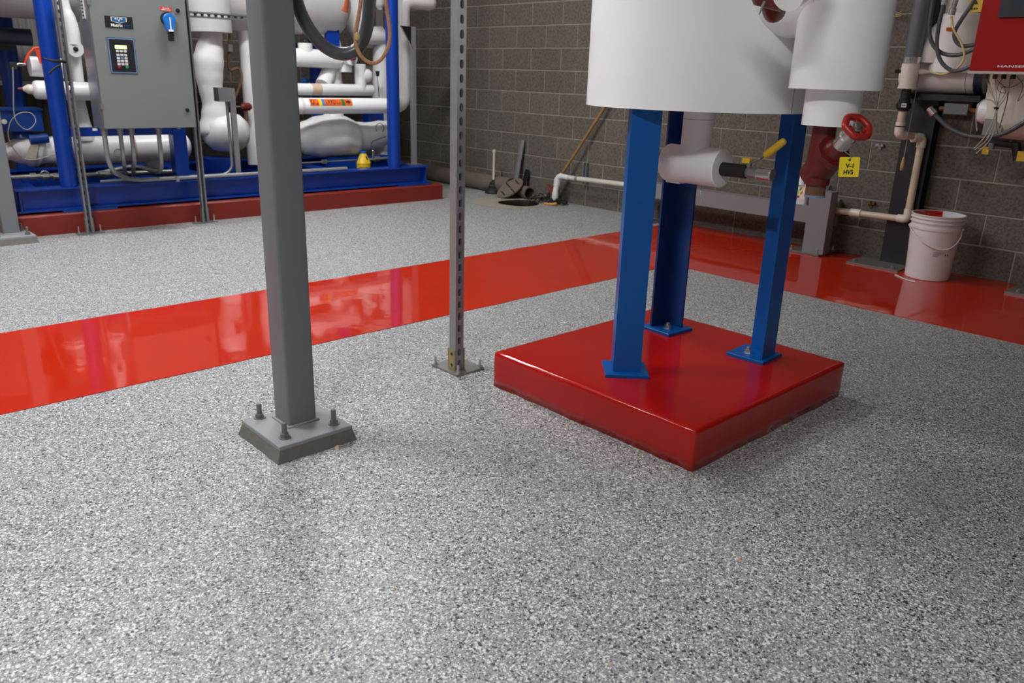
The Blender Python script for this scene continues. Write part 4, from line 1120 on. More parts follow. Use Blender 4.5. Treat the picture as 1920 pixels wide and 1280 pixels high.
t = thing('cross_channel', 'horizontal slotted channel to the right of the control cabinet', 'channel', ch0)
b = B(); strut(b, W(cu1-.02, -.036, ch0.z), N, Z, su(ch1)-cu1+.30, up=U); part('channel', b, GALV, t)

# ------------------------------------------------------------------ conduits below the cabinet
def conduit(name, pts, r_, m_, lbl, cat='conduit', rad=.12, extra=None, group=None, raw=False):
    P = [sk(*q_) if len(q_) == 3 and not isinstance(q_, V) else q_ for q_ in pts]
    t = thing(name, lbl, cat, P[0], group)
    b = B(); b.tube(fillet(P, rad, 8) if not raw else spline(P, 6), r_, 12); part('tube', b, m_, t)
    return t, P
GC = 'cabinet conduits'
bzt = BZ1+.018
def onbeam(x, d=.075): # point just above the front beam at picture column x
    lo, hi = 250.0, 400.0
    for _ in range(40):
        m_ = (lo+hi)/2
        if sk(x, m_, d).z > bzt: lo = m_
        else: hi = m_
    return sk(x, lo, d)
def fitting(t, p, ax=Z, r_=.022, h=.045):
    b = B(); b.lathe([(0, 0), (r_*1.15, 0), (r_*1.15, h*.35), (r_, h*.4), (r_, h), (0, h)], V(p), -ax, 8, smooth=False); part('fitting', b, GALV, t)
pA = W(su(sk(195, 246, -.22)), -.22, cz0)
t, P = conduit('conduit', [pA, V((pA.x, pA.y, BZ1+.14)), W(su(onbeam(245)), .075, bzt), W(su(onbeam(330)), .075, bzt), W(su(onbeam(560)), .075, bzt), W(su(onbeam(650)), .075, bzt)], .0165, GALVD, 'thick bent conduit from the left of the cabinet along the blue beam', rad=.2, group=GC); fitting(t, pA)
b = B(); pz = onbeam(331); b.box(W(su(pz), .075, bzt-.002), (.012, .030, .020), (U, N, Z)); part('pipe_clamp', b, ZINC, t)
for x_, xe, ye, lb_ in ((225, 233, 329, 'second conduit from the left below the cabinet'), (246, 249, 331, 'third conduit from the left below the cabinet')):
    pA = W(su(sk(x_, 246, -.20)), -.20, cz0); pe = sk(xe, ye, .23)
    t, P = conduit('conduit', [pA, V((pA.x, pA.y, .50)), V((pe.x, pe.y-.03, .42)), V((pe.x, pe.y, BZ0+.03))], .0145, GALVD, lb_, rad=.12, group=GC); fitting(t, pA)
pA = W(su(sk(297, 245, -.20)), -.20, cz0)
t, P = conduit('conduit', [pA, V((pA.x, pA.y, .46)), sk(296, 324, .22), sk(255, 310, .30), sk(215, 318, .34), sk(175, 327, .36)], .0155, GALVD, 'rightmost conduit below the cabinet curling back to the left', rad=.16, group=GC); fitting(t, pA)
# long horizontal piping lying in the skid
t, P = conduit('drain_line', [sk(-5, 335, .33), sk(75, 330, .33), sk(115, 330, .33), sk(190, 327, .36), sk(330, 321, .36)], .018, STEELD, 'steel drain line behind the front beam at the left end of the skid', 'pipe')
for x_ in (62, 85, 105, 190, 200):
    p_ = sk(x_, 331 if x_ < 150 else 326, .33); b = B(); b.lathe([(0, -.02), (.026, -.02), (.026, .02), (0, .02)], p_, U, 8, smooth=False); part('coupling', b, STEELD, t)
b = B(); p_ = sk(84, 328, .32); b.tube([p_+(U*math.cos(R(a))+Z*math.sin(R(a)))*.028 for a in range(0, 360, 30)], .006, 8, closed=True); part('valve_handle', b, STEELD, t)
t, P = conduit('instrument_line', [sk(560, 306, .42), sk(600, 304, .42), sk(668, 300, .42)], .008, GALV, 'thin bright tube left of the yellow bottle', 'tube')
p_ = sk(608, 303, .41); b = B(); b.box(p_, (.022, .015, .018), (U, N, Z)); part('fitting', b, GALV, t)
t, P = conduit('needle_valve_line', [sk(690, 300, .48), sk(706, 298, .48), sk(735, 296, .48)], .016, STEELD, 'steel tube fitting with small valve right of the yellow bottle', 'valve')
p_ = sk(699.5, 296, .47); b = B(); b.cyl(p_, p_+Z*.065, .009, n=12); b.ball(p_+Z*.065, .014, 10); part('valve_stem', b, STEEL, t)
b = B(); b.lathe([(0, -.03), (.026, -.03), (.026, .03), (0, .03)], P[1], U, 8, smooth=False); part('fitting', b, STEELD, t)
# small box with conduit, right of the cabinet
bx0, bx1 = sk(405, 164, .10), sk(432, 190, .10)
t = thing('small_junction_box', 'small grey box with a conduit running down, right of the cabinet', 'box', sk(425, 190, .10))
b = B(); b.sb(su(bx0), su(bx1), .06, .16, bx1.z, bx0.z); part('box', b, CABS, t)
pA = sk(425, 188, .11)
b = B(); b.tube(fillet([pA, W(su(pA), .11, BZ1+.07), W(su(pA)-.06, .105, BZ1+.022), W(su(pA)-1.0, .105, BZ1+.022)], .10, 8), .0115, 12); part('conduit', b, GALV, t)
b = B(); u_ = su(sk(444, 240, .13)); b.sb(u_-.022, u_+.022, .165, .185, BZ1, sk(440, 166, .13).z); part('support_bar', b, GFRAME, t)
t, P = conduit('conduit', [W(su(sk(250, 326, .13)), .135, BZ1+.012), W(su(sk(440, 316, .13)), .135, BZ1+.012), W(su(sk(560, 310, .13)), .135, BZ1+.012)], .009, GALV, 'thin bright conduit lying behind the thick one on the blue beam', rad=.02)

# ------------------------------------------------------------------ insulated piping on the skid
GP = 'insulated skid pipes'
def capped(name, a, c, r_, m_, lbl, cat='pipe', round_=True, n=28, bands=()):
    a, c = V(a), V(c); L_ = (c-a).length; k_ = r_*.45 if round_ else .004
    t = thing(name, lbl, cat, (a+c)/2, GP)
    pf = [(0, 0), (r_*.6, k_*.15), (r_*.9, k_*.5), (r_, k_)] + [(r_, L_-k_), (r_*.9, L_-k_*.5), (r_*.6, L_-k_*.15), (0, L_)]
    b = B(); b.lathe(pf, a, c-a, n, soft=round_); part('jacket', b, m_, t)
    for f0, f1, mm in bands:
        b = B(); b.lathe([(r_, L_*f0), (r_*1.02, L_*f0), (r_*1.02, L_*f1), (r_, L_*f1)], a, c-a, n); part('tape_band', b, mm, t)
    return t
def lump(name, pts, rads, m_, lbl, cat='pipe', n=24, k=5):
    P = [sk(*q_) for q_ in pts]
    t = thing(name, lbl, cat, P[0], GP)
    path = spline(P, k); rs = []
    for i in range(len(P)-1):
        for j in range(k): 
            s_ = j/k; s_ = s_*s_*(3-2*s_); rs.append(rads[i]*(1-s_)+rads[i+1]*s_)
    rs.append(rads[-1])
    b = B(); b.tube(path, rs, n); part('jacket', b, m_, t)
    return t
# low header, left half
t = lump('insulated_header', [(10, 285, .62), (38, 282, .62), (55, 281, .62), (72, 282, .62), (86, 284, .62), (105, 281, .62), (140, 279, .62), (200, 278, .62), (247, 278, .62)], [.06, .10, .125, .118, .088, .105, .115, .118, .118], WRAP, 'fat wrapped white header pipe low behind the left blue post')
a_, c_ = sk(246, 278, .62), sk(352, 274, .62)
b = B(); L_ = (c_-a_).length; b.lathe([(0, 0), (.120, 0), (.118, .004), (.116, L_-.06), (.105, L_-.02), (.07, L_+.005), (0, L_+.015)], a_, c_-a_, 32, soft=False); part('smooth_jacket', b, WHITE2, t)
b = B(); b.lathe([(.118, -.012), (.122, -.012), (.122, .012), (.118, .012)], a_, c_-a_, 32); part('tape_band', b, TANP, t)
p_ = sk(288, 300, .62); b = B(); b.ball(V((p_.x, p_.y, p_.z-.02)), .07, 16); part('drip_leg', b, WRAP, t)
b = B(); ce = sk(213, 284, .62)-N*.119; b.tube([ce+(U*math.cos(R(a))+Z*math.sin(R(a)))*.030 for a in range(0, 360, 20)], .003, 6, closed=True); part('stamp_ring', b, SEAM, t)
# wrapped riser right of the cabinet
t = lump('wrapped_riser', [(396, 55, .62), (396, 72, .62), (393, 95, .62), (391, 115, .62), (392, 140, .62), (395, 165, .62), (400, 190, .62), (404, 215, .62), (406, 245, .62), (408, 268, .62)], [.085, .088, .110, .122, .112, .098, .092, .115, .15, .06], WRAP, 'lumpy wrapped white riser between the cabinet and the grey column')
p0_, p1_ = sk(395, 246, .60), sk(463, 250, .60)
b = B(); L_ = (p1_-p0_).length; b.lathe([(0, -.06), (.10, -.04), (.155, .03), (.165, .10), (.165, L_*.55), (.155, L_*.75), (.11, L_*.94), (0, L_)], p0_, p1_-p0_, 28, soft=True); part('valve_wrap', b, WRAP, t)
cc_ = sk(392, 48, .62); zt_ = sk(392, 20, .62).z; zb_ = sk(392, 61, .62).z
b = B(); b.lathe([(0, zb_), (.175, zb_), (.178, zb_+.004), (.178, 2.2)], V((cc_.x, cc_.y, 0)), Z, 36); part('collar_jacket', b, GWRAP, t)
# white vertical pipe behind the grey column
a_, c_ = sk(478, 300, .85), sk(455, 20, .85)
t = capped('drop_pipe', V((a_.x, a_.y, BZ1)), V((a_.x, a_.y, 2.3)), .065, WHITE2, 'slim white vertical pipe showing just left of the grey column', round_=False)
p_ = sk(461, 200, .72); b = B(); b.lathe([(0, -.05), (.022, -.05), (.034, -.03), (.034, .03), (.02, .05), (0, .05)], p_, U, 14); part('valve_cap', b, VRED, t, label='red valve cap')
b = B(); b.cyl(p_-Z*.03, p_-Z*.12, .016, n=10); part('valve_stem', b, RUST, t)
b = B(); b.tube([p_-U*.04, p_-U*.14], .007, 8); part('side_tube', b, STEELD, t)
pA = sk(425, 60, .80)
t, P = conduit('copper_gauge_line', [sk(430, 55, .8), sk(430, 90, .8), sk(430, 130, .8), sk(447, 128, .8), sk(452, 150, .8), sk(438, 190, .8)], .012, RUST, 'dark brass gauge tube hanging right of the wrapped riser', 'tube', raw=True)
b = B(); b.lathe([(0, -.03), (.028, -.03), (.028, .03), (0, .03)], P[1], Z, 10); part('gauge_body', b, STEELD, t)
# upper long vessel across the top
zv = sk(30, 34, .85).z; vr = .27
ue = su(sk(645, 10, .85))
t = thing('upper_vessel', 'long grey-white horizontal vessel at the top of the skid', 'vessel', W(2.0, .85, zv), GP)
b = B(); Lv = ue-0.35
b.lathe([(0, 0), (vr*.6, .03), (vr*.92, .10), (vr, .18), (vr, Lv-.18), (vr*.92, Lv-.09), (vr*.6, Lv-.02), (0, Lv)], W(.35, .85, zv+vr), U, 40, soft=True); part('shell', b, GWRAP, t)
b = B(); us_ = su(sk(600, 40, .95)); b.sb(us_-.06, us_+.06, .70, 1.0, zv-.16, zv+.06); part('saddle', b, SBLUE, t)
b = B(); b.sb(us_-.10, us_+.10, 1.02, 1.32, zv-.16, zv-.06); part('saddle_arm', b, SBLUE, t)
b = B(); us_ = .72; b.sb(us_-.06, us_+.06, .70, 1.38, zv-.16, zv+.06); part('saddle', b, SBLUE, t)
# dark blue beam behind the left post
p0_, p1_ = sk(-40, 66, 1.05), sk(58, 70, 1.05)
t = thing('blue_motor', 'dark blue horizontal motor housing high at the left edge', 'motor', p0_)
b = B(); b.cyl(p0_, p1_, .062, n=24); part('housing', b, mat('motor_grey_blue', (0.045, 0.052, 0.075), 0.4), t)
b = B(); b.sb(su(p0_), su(p1_)-.12, 1.0, 1.30, p1_.z-.10, p1_.z-.05); part('bracket', b, BLACK, t)
# capsule pipes crossing behind the left post
t = capped('stub_pipe', sk(60, 168, .48), sk(190, 172, .48), .066, WHITE2, 'white horizontal stub pipe with a pointed red tip behind the left blue post')
tip = sk(33, 166, .48); st_ = sk(66, 168, .48)
b = B(); Lt = (tip-st_).length; b.lathe([(.05, 0), (.035, .02), (.034, .045), (.012, Lt-.03), (0, Lt-.03)], st_, tip-st_, 18); part('cone_tip', b, WPVC, t)
b = B(); b.cyl(st_+(tip-st_)*.74, tip, .013, .007, n=12); part('red_tip', b, VRED, t)
t = capped('valve_stub', sk(54, 124, .50), sk(120, 128, .50), .070, WHITE2, 'short white stub with an orange-red cap strap behind the left blue post', round_=False)
p_ = sk(52, 124, .50)
b = B(); b.tube([sk(46, 120, .46), sk(52, 103, .46), sk(64, 90, .46), sk(74, 89, .46), sk(78, 105, .46)], [.008, .009, .010, .012, .014], 8); part('strap', b, ORED, t)
b = B(); a_ = sk(65, 92, .40); b.prism([(0, 0), (.05, 0), (.07, -.13), (.02, -.09)], a_, U, Z, N, 0, .01); part('lever', b, ORED, t)
b = B(); b.tube([sk(48, 121, .46), sk(36, 120, .46), sk(28, 122, .46)], .010, 8); part('stem', b, STEEL, t)
b = B(); b.box(sk(24, 123, .46), (.022, .02, .025), (U, N, Z)); part('coil', b, RUBBER, t)
t, P = conduit('sensor_cable', [sk(24, 126, .44), sk(25, 160, .44), sk(26, 210, .44), sk(34, 232, .44), sk(52, 243, .44), sk(67, 228, .44), sk(58, 212, .44), sk(35, 213, .44), sk(18, 232, .44), sk(17, 262, .44), sk(35, 290, .44), sk(60, 300, .44), sk(105, 289, .44)], .0035, CABLE, 'thin grey sensor cable looping in front of the blue pump', 'cable', raw=True)
# capsule with black plug between post and cabinet
t = thing('tee_pipe', 'white upright tee pipe with a black plug between channel post and cabinet', 'pipe', sk(140, 240, .55), GP)
P = [sk(92, -60, .66), sk(108, -15, .63), sk(118, 20, .60), sk(126, 35, .58), sk(133, 60, .56), sk(136, 85, .55)]
b = B(); b.tube(spline(P, 5), .058, 20); part('elbow', b, WHITE2, t)
a_ = sk(138, 92, .56)
b = B(); b.cyl(a_+N*.10, a_-N*.06, .056, n=28); cap_ = part('end_cap', b, WHITE2, t)
b = B(); b.ball(a_-N*.06, .018, 12); part('plug', b, RUBBER, cap_)
b = B(); b.cyl(sk(139, 95, .60), sk(147, 155, .60), .042, n=20); part('neck', b, WHITE2, t)
b = B(); b.tube([sk(138, 165, .60), sk(145, 195, .60), sk(152, 230, .60), sk(155, 262, .60)], [.075, .058, .065, .10], 20); part('lower_leg', b, WRAP, t)
# blue pump at far left
t = thing('blue_pump', 'blue pump body with square top at the left edge above the wrapped header', 'pump', sk(35, 250, .62))
p_ = sk(36, 225, .62)
b = B(); b.box(p_, (.13, .11, .075), (U, N, Z)); part('housing', b, SBLUE2, t)
b = B(); b.box(p_+Z*.080, (.14, .12, .008), (U, N, Z)); part('lid', b, SBLUE2, t)
b = B(); q_ = sk(40, 255, .60); b.cyl(p_, q_-Z*.02, .055, .075, n=20); part('neck', b, SBLUE2, t)
b = B(); b.cyl(sk(55, 262, .50), sk(90, 259, .50), .035, n=16); part('flange_arm', b, SBLUE2, t)
b = B(); b.cyl(sk(8, 228, .50), sk(8, 228, .48), .018, n=12); part('sight_glass', b, CREAM2, t)
t = thing('paper_tag', 'stained paper tag tied to the wrapped header by the blue pump', 'tag', sk(60, 285, .48))
a_, c_, e_, f_4 = sk(58, 268, .49), sk(73, 271, .49), sk(67, 301, .47), sk(46, 298, .47)
b = B(); b.add([a_, c_, e_, f_4]+[p+N*.002 for p in (a_, c_, e_, f_4)], [(0, 1, 2, 3), (7, 6, 5, 4), (0, 4, 5, 1), (1, 5, 6, 2), (2, 6, 7, 3), (3, 7, 4, 0)]); part('card', b, TAG, t)
b = B(); b.tube([a_, sk(56, 262, .50), sk(62, 255, .52)], .002, 6); part('string', b, CABLE, t)
# pressed black cable tie on the strut
t = thing('cable_clip', 'black cable clip crossing the left channel post', 'clip', sk(105, 118, -.12))
b = B(); b.tube(spline([sk(80, 109, -.115), sk(95, 113, -.12), sk(113, 115, -.12), sk(124, 116, -.11)]), [.006]*6+[.010]*6+[.009]*7, 8); part('strap', b, RUBBER, t)
b = B(); b.tube(spline([sk(114, 122, -.12), sk(105, 126, -.12), sk(91, 138, -.115)]), .008, 8); part('tail', b, RUBBER, t)

# right half: labelled ammonia pipe
dA = .36
a_ = sk(545, 200, dA); c_ = sk(757, 197, dA); zA = (a_.z+c_.z)/2; rA = .068
uA0, uA1 = su(a_)-.05, su(sk(757, 190, dA))
t = thing('ammonia_pipe', 'white oil and ammonia pipe with an orange label turning up beside the right blue post', 'pipe', W(uA0, dA, zA), GP)
ztp = sk(800, 5, dA).z+.0
P = fillet([W(uA0, dA, zA), W(uA1, dA, zA), W(uA1, dA, ztp), W(uA1+.37, dA, ztp)], .11, 8)
b = B(); b.tube(P[:-1]+[W(uA1+.30, dA, ztp), W(uA1+.345, dA, ztp), W(uA1+.37, dA, ztp)], [rA]*(len(P)-1)+[rA, rA*.8, rA*.3], 28); jk = part('jacket', b, WHITE, t)
b = B(); b.lathe([(rA, -.012), (rA*1.03, -.012), (rA*1.03, .012), (rA, .012)], W(su(sk(564, 200, dA)), dA, zA), U, 28); part('flange_band', b, WRAP, t)
def afn(u_): # wrap on the front of the pipe
    def fn(x, y):
        a = R(180-50)+0; th = R(3)+y/(rA+.0012)
        return W(u_+x, dA-math.cos(th)*(rA+.0012), zA+math.sin(th)*(rA+.0012))
    return fn
uL0, uL1 = su(sk(582, 193, dA-rA)), su(sk(661, 193, dA-rA)); LW = uL1-uL0; LH = .070
for nm, f0, f1, m_ in (('label_orange', 0, .21, LABO), ('label_yellow', .21, .28, LABY), ('label_blue', .28, .34, LABB), ('label_orange', .34, .75, LABO), ('label_green', .75, .82, LABG), ('label_orange', .82, 1.0, LABO)):
    b = B(); b.slab(afn(uL0), 2, 8, LW*f0, LW*f1, 0, LH); part('label_band', b, m_, jk, fix=False)
def afn2(u_, lift):
    f0 = afn(uL0)
    def fn(x, y):
        p = f0(u_+x, lift+y); c = W(su(p), dA, zA); return p+(p-c).normalized()*.0008
    return fn
text('lettering', 'OIL', afn2(LW*.02, LH*.16), LW*.17, LH*.68, INK, jk, bold=.02)
text('lettering', 'AMMONIA', afn2(LW*.36, LH*.16), LW*.37, LH*.68, INK, jk, bold=.02)
f0 = afn2(LW*.85, LH*.5)
b = B(); b.add([f0(x*LW*.12, y*LH*.35) for x, y in ((0, .35), (.5, .35), (.5, 1), (1, 0), (.5, -1), (.5, -.35), (0, -.35))], [list(range(7))]); part('arrow_print', b, INK, jk, fix=False)
# other runs, right half
capped('header_pipe', sk(540, 167, .62), sk(700, 169, .62), .052, WHITE2, 'white horizontal pipe just above the labelled ammonia pipe', bands=((.25, .36, TANP),))
capped('branch_pipe', sk(540, 107, .70), sk(640, 112, .70), .080, WHITE2, 'short fat white pipe crossing behind the hanging grey hose', round_=True)
t = thing('capped_stub', 'short white upright stub with a black knob left of the hanging grey hose', 'pipe', sk(573, 95, .70), GP)
b = B(); b.cyl(sk(573, 105, .70), V((*sk(573, 105, .70).xy, sk(573, 81, .70).z)), .064, n=24); part('jacket', b, WHITE2, t)
b = B(); b.ball(V((*sk(573, 105, .70).xy, sk(573, 78, .70).z)), .018, 10); part('knob', b, RUBBER, t)
t = thing('bent_pipe', 'white pipe with a rounded elbow dropping behind the hanging grey hose', 'pipe', sk(620, 150, .80), GP)
b = B(); P = fillet([sk(560, 30, .95), sk(590, 62, .88), sk(622, 74, .82), V((*sk(622, 74, .82).xy, sk(625, 165, .82).z))], .16, 8); b.tube(P, .088, 24); part('jacket', b, WHITE2, t)
b = B(); b.tube([V((*sk(622, 74, .82).xy, sk(622, 120, .82).z)), V((*sk(605, 158, .70).xy, sk(612, 160, .70).z))], .07, 20); part('lower_branch', b, WHITE2, t)
t = thing('sampling_tee', 'white tee with a small red tap below the hanging grey hose', 'valve', sk(660, 115, .62), GP)
b = B(); c_ = sk(655, 110, .62); b.cyl(c_+N*.10, sk(660, 111, .50), .052, n=24); bd = part('end_cap', b, WHITE2, t)
b = B(); c_ = sk(648, 120, .68); b.cyl(c_+Z*.02, V((c_.x, c_.y, sk(648, 135, .68).z)), .058, n=20); part('branch', b, WHITE2, t)
b = B(); p_ = sk(661, 110, .48); b.tube([p_-U*.015, p_, p_+U*.035], [.020, .020, .010], 10); part('tap_handle', b, WRED, t)
b = B(); b.cyl(p_, p_-Z*.05, .010, n=10); part('tap_stem', b, STEEL, t)
b = B(); c_ = sk(644, 150, .75); b.cyl(c_, c_+Z*.07, .012, n=10); part('drip_tube', b, RUST, t)
t = thing('upright_pipe', 'white upright pipe joining the header below the copper rope loop', 'pipe', sk(673, 165, .62), GP)
b = B(); c_ = sk(675, 120, .62); b.cyl(V((c_.x, c_.y, sk(672, 168, .62).z)), c_, .055, n=24); part('jacket', b, WHITE2, t)
b = B(); c_ = sk(682, 142, .62); e_ = sk(698, 141, .60); L_ = (e_-c_).length; b.lathe([(.06, -.05), (.063, 0), (.063, L_*.3), (.055, L_*.7), (.03, L_*.95), (0, L_)], c_, e_-c_, 24, soft=True); part('side_cap', b, WHITE2, t)
t = lump('large_drop_pipe', [(664, -20, .95), (666, 20, .95), (667, 45, .95), (680, 66, .95), (715, 66, .95)], [.10, .10, .10, .085, .085], WHITE2, 'large grey-white drop pipe above the copper rope loop')
t = lump('tall_riser', [(716, 60, 1.0), (715, 90, 1.0), (714, 180, 1.0), (713, 290, 1.0)], [.090, .085, .085, .085], WHITE2, 'tall white riser close behind the right blue post')
t = lump('hanging_bottle', [(712, -25, .7), (712, 5, .7), (713, 18, .7)], [.08, .055, .025], GWRAP, 'small grey-white rounded cap at the top edge beside the right blue post')
# fat wrapped valve body on the right
t = lump('wrapped_valve', [(550, 258, .62), (575, 258, .62), (600, 256, .62), (630, 254, .62), (655, 258, .62), (672, 257, .62), (690, 256, .62), (712, 250, .62), (728, 244, .62)], [.10, .155, .190, .200, .175, .145, .135, .125, .10], WRAP, 'huge lumpy wrapped valve body above the yellow bottle')
b = B(); P = [sk(625, 245, .62), sk(626, 224, .62), sk(627, 205, .62)]; b.tube(P, [.165, .105, .075], 24); part('neck_wrap', b, WRAP, t)
b = B(); c0_ = sk(563, 258, .62); b.lathe([(.125, 0), (.128, 0), (.128, .05), (.125, .05)], c0_, U, 28); part('end_jacket', b, WHITE, t)
b = B(); pv = sk(700, 218, .80); b.box(pv, (.09, .05, .10), (U, N, Z)); part('actuator', b, SBLUE, t, label='blue actuator housing')
b = B(); c_ = sk(712, 240, .50); b.tube([c_+(U*math.cos(R(a))+Z*math.sin(R(a)))*.045 for a in range(0, 360, 20)], .003, 6, closed=True); part('wire_loop', b, INK, t)
t, P = conduit('capillary_tube', [sk(724, 256, .46), sk(706, 262, .46), sk(697, 268, .46), sk(697, 288, .46)], .003, INK, 'thin black capillary tube below the wrapped valve', 'tube', raw=True)
t, P = conduit('wire_lead', [sk(708, 143, .80), sk(709, 160, .80), sk(711, 182, .80)], .003, INK, 'black plug lead on the tall white riser', 'cable', raw=True)
b = B(); b.lathe([(0, 0), (.014, 0), (.022, .05), (0, .05)], P[0], Z, 12); part('plug', b, RUBBER, t)
p_ = sk(572, 152, .95); b = B(); b.ball(p_, .045, 12, .6); b.cyl(p_-Z*.03, p_+Z*.03, .02, n=8)
solo('blue_hand_valve', b, SBLU, 'small bright blue valve knob right of the grey column', 'valve', p_)
# gray square post at the end of the skid
u_ = su(sk(775, 200, .22)); t = thing('square_post', 'slim grey square post at the right end of the blue skid', 'post', W(u_, .22, BZ1))
zt_ = sk(775, 50, .22).z
b = B(); b.sb(u_-.022, u_+.022, .20, .24, BZ1, zt_); part('shaft', b, GFRAME, t)
b = B(); b.prism([(-.14, 0), (0, 0), (0, -.20), (-.01, -.20)], W(u_, .21, zt_), U, Z, N, 0, .006); part('gusset', b, BLACK, t)
b = B(); b.sb(u_-.06, u_+.06, .16, .28, BZ1, BZ1+.008); part('foot_plate', b, STEELD, t)
b = B(); b.cyl(W(u_-.14, .205, zt_), W(u_-.01, .205, zt_-.20), .008, n=8); part('brace', b, STEEL, t)
# yellow bottle
yb0 = W(su(sk(681, 300, .50)), .50, BZ0+.028)
t = thing('yellow_bottle', 'yellow conical plastic bottle with a blue cap behind the blue beam', 'bottle', yb0)
ztop = sk(681, 287, .50).z-yb0.z; zsh = sk(681, 306, .50).z-yb0.z; hw = .074
b = B(); b.lathe([(0, 0), (hw*.94, 0), (hw*.97, .01), (hw*.97, zsh-.008), (hw, zsh), (hw*.98, zsh+.008), (hw*.44, ztop-.006), (hw*.38, ztop), (0, ztop)], yb0, Z, 32); bd = part('body', b, YELLOW, t)
b = B(); b.lathe([(0, ztop), (hw*.42, ztop), (hw*.42, ztop+.018), (hw*.34, ztop+.022), (0, ztop+.022)], yb0, Z, 20); part('cap', b, SBLU, t)
vdir = V((-yb0.x, -yb0.y, 0)).normalized(); aB = math.atan2(vdir.y, vdir.x)
def ybf(x, y):
    r_ = hw*.97+.0008; a = aB-.65+x/r_; return yb0+V((math.cos(a)*r_, math.sin(a)*r_, zsh-.055+y))
dashes(ybf, .085, .028, INK, bd, 5)
b = B(); hx = V((math.cos(aB+.75), math.sin(aB+.75), 0)); b.box(yb0+hx*(hw*.68)+Z*(zsh+(ztop-zsh)*.55), (.002, .006, .020), (hx, Z.cross(hx), (Z*1.0-hx*.55).normalized())); part('handle_slot', b, INK, bd)
# ribbed panels on the back wall
zs = sk(25, 152, 1.80).z
def ribbed(name, u0, u1, z0, z1, d_, m_, lbl):
    b = B(); n_ = int((u1-u0)/.032); pts = []
    for i in range(n_+1):
        u_ = u0+(u1-u0)*i/n_; pts.append((u_, d_ if i % 2 else d_-.010)); pts.append((u_+.012, d_ if i % 2 else d_-.010))
    pts += [(u1+.012, d_+.02), (u0, d_+.02)]
    b.prism(pts, W(0, 0, 0), U, N, Z, z0, z1); solo(name, b, m_, lbl, 'panel', W((u0+u1)/2, d_, z0))
ribbed('ribbed_panel', .1, 2.95, zs, 2.9, 1.95, RIB, 'grey ribbed metal panel high behind the skid at the left')
ribbed('ribbed_panel', .1, 2.95, 0.002, zs-.04, 1.97, RIBD, 'dark brown ribbed panel low behind the skid at the left')
b = B(); b.sb(.1, 2.95, 1.90, 1.965, zs-.038, zs-.002); solo('panel_rail', b, GWRAP, 'pale horizontal rail between the two ribbed panels', 'rail', W(1.5, 1.93, zs-.03))

# ------------------------------------------------------------------ hanging hose and ropes in front
hq = lambda x, y, h_=2.62: hd(x, y, h_)
t = thing('hanging_hose', 'thick dark grey flexible hose sagging in a loop beside the grey column', 'hose', hq(650, 104))
P = [hq(553, -10), hq(562, 20), hq(577, 50), hq(598, 78), hq(625, 97), hq(648, 101), hq(668, 93), hq(682, 72), hq(690, 40), hq(693, 0)]
P = [V((P[0].x, P[0].y, HC))]+spline(P, 7)+[V((P[-1].x, P[-1].y, HC))]
b = B(); b.tube(P, .0195, 16); part('hose', b, HOSE, t)
t = thing('copper_rope', 'copper-brown rope hanging in a loop over the grey hose', 'rope', hq(700, 118))
P = [hq(678, -10, 2.55), hq(674, 20, 2.55), hq(668, 55, 2.55), hq(667, 80, 2.55), hq(675, 102, 2.55), hq(690, 116, 2.55), hq(706, 117, 2.55), hq(721, 103, 2.55), hq(730, 78, 2.55), hq(730, 50, 2.55), hq(726, 22, 2.55), hq(722, -10, 2.55)]
P = [V((P[0].x, P[0].y, HC))]+spline(P, 7)+[V((P[-1].x, P[-1].y, HC))]
b = B(); b.tube(P, .0056, 10); part('rope', b, ROPE, t)
b = B(); b.ball(hq(670, 68, 2.54), .0085, 10, 1.4); part('knot', b, YTUBE, t, label='frayed yellowish knot')
t = thing('orange_rope_end', 'orange rope end with a flared tip hanging at the top edge', 'rope', hq(650, 20, 2.6))
P = [hq(654, -20, 2.6), hq(651, 0, 2.6), hq(649, 12, 2.6), hq(646, 22, 2.6)]; P = [V((P[0].x, P[0].y, HC))]+P
b = B(); b.tube(P, [.0055, .0055, .0058, .008, .011], 10); part('rope', b, OROPE, t)

# ================================================================== equipment on the wall at the right
rx_ = lambda x, y, X=5.585: ox(x, y, X)
t = thing('cream_tank', 'cream jacketed upright tank behind the cables below the red box', 'tank', rx_(1925, 265))
tc_ = rx_(1928, 200, 5.47); tr = .225; zb_ = rx_(1905, 266, 5.47-.2).z
b = B(); b.lathe([(0, zb_), (tr*.55, zb_+.01), (tr*.85, zb_+.05), (tr, zb_+.12), (tr, 2.4), (0, 2.4)], V((tc_.x, tc_.y, 0)), Z, 40, soft=True); part('jacket', b, CREAMW, t)
b = B(); p_ = rx_(1846, 212, 5.36); b.lathe([(0, 0), (.05, .004), (.068, .03), (.07, .12), (.05, .16), (0, .16)], p_+V((.02, .05, 0)), V((.2, -1, .15)), 20, soft=True); part('white_nozzle', b, WHITE2, t)
b = B(); b.bb(5.60, 5.715, tc_.y-.05, tc_.y+.05, 1.5, 1.6); part('wall_bracket', b, BLACK, t)
b = B(); p_ = rx_(1862, 240, 5.28); b.box(p_, (.01, .05, .05)); part('sensor_plate', b, STEELD, t)
t = thing('wall_header_pipe', 'aged white horizontal jacketed pipe tinted with red floor bounce left of the red control box', 'pipe', rx_(1770, 145))
a_, c_ = rx_(1700, 139), rx_(1838, 152); zc_ = (rx_(1770, 143)).z
b = B(); L_ = a_.y-c_.y+.07; b.lathe([(0, 0), (.07, .02), (.100, .06), (.104, .10), (.104, L_), (0, L_)], V((5.585, a_.y+.04, zc_)), -YW, 32); part('jacket', b, BOUNCEW, t)
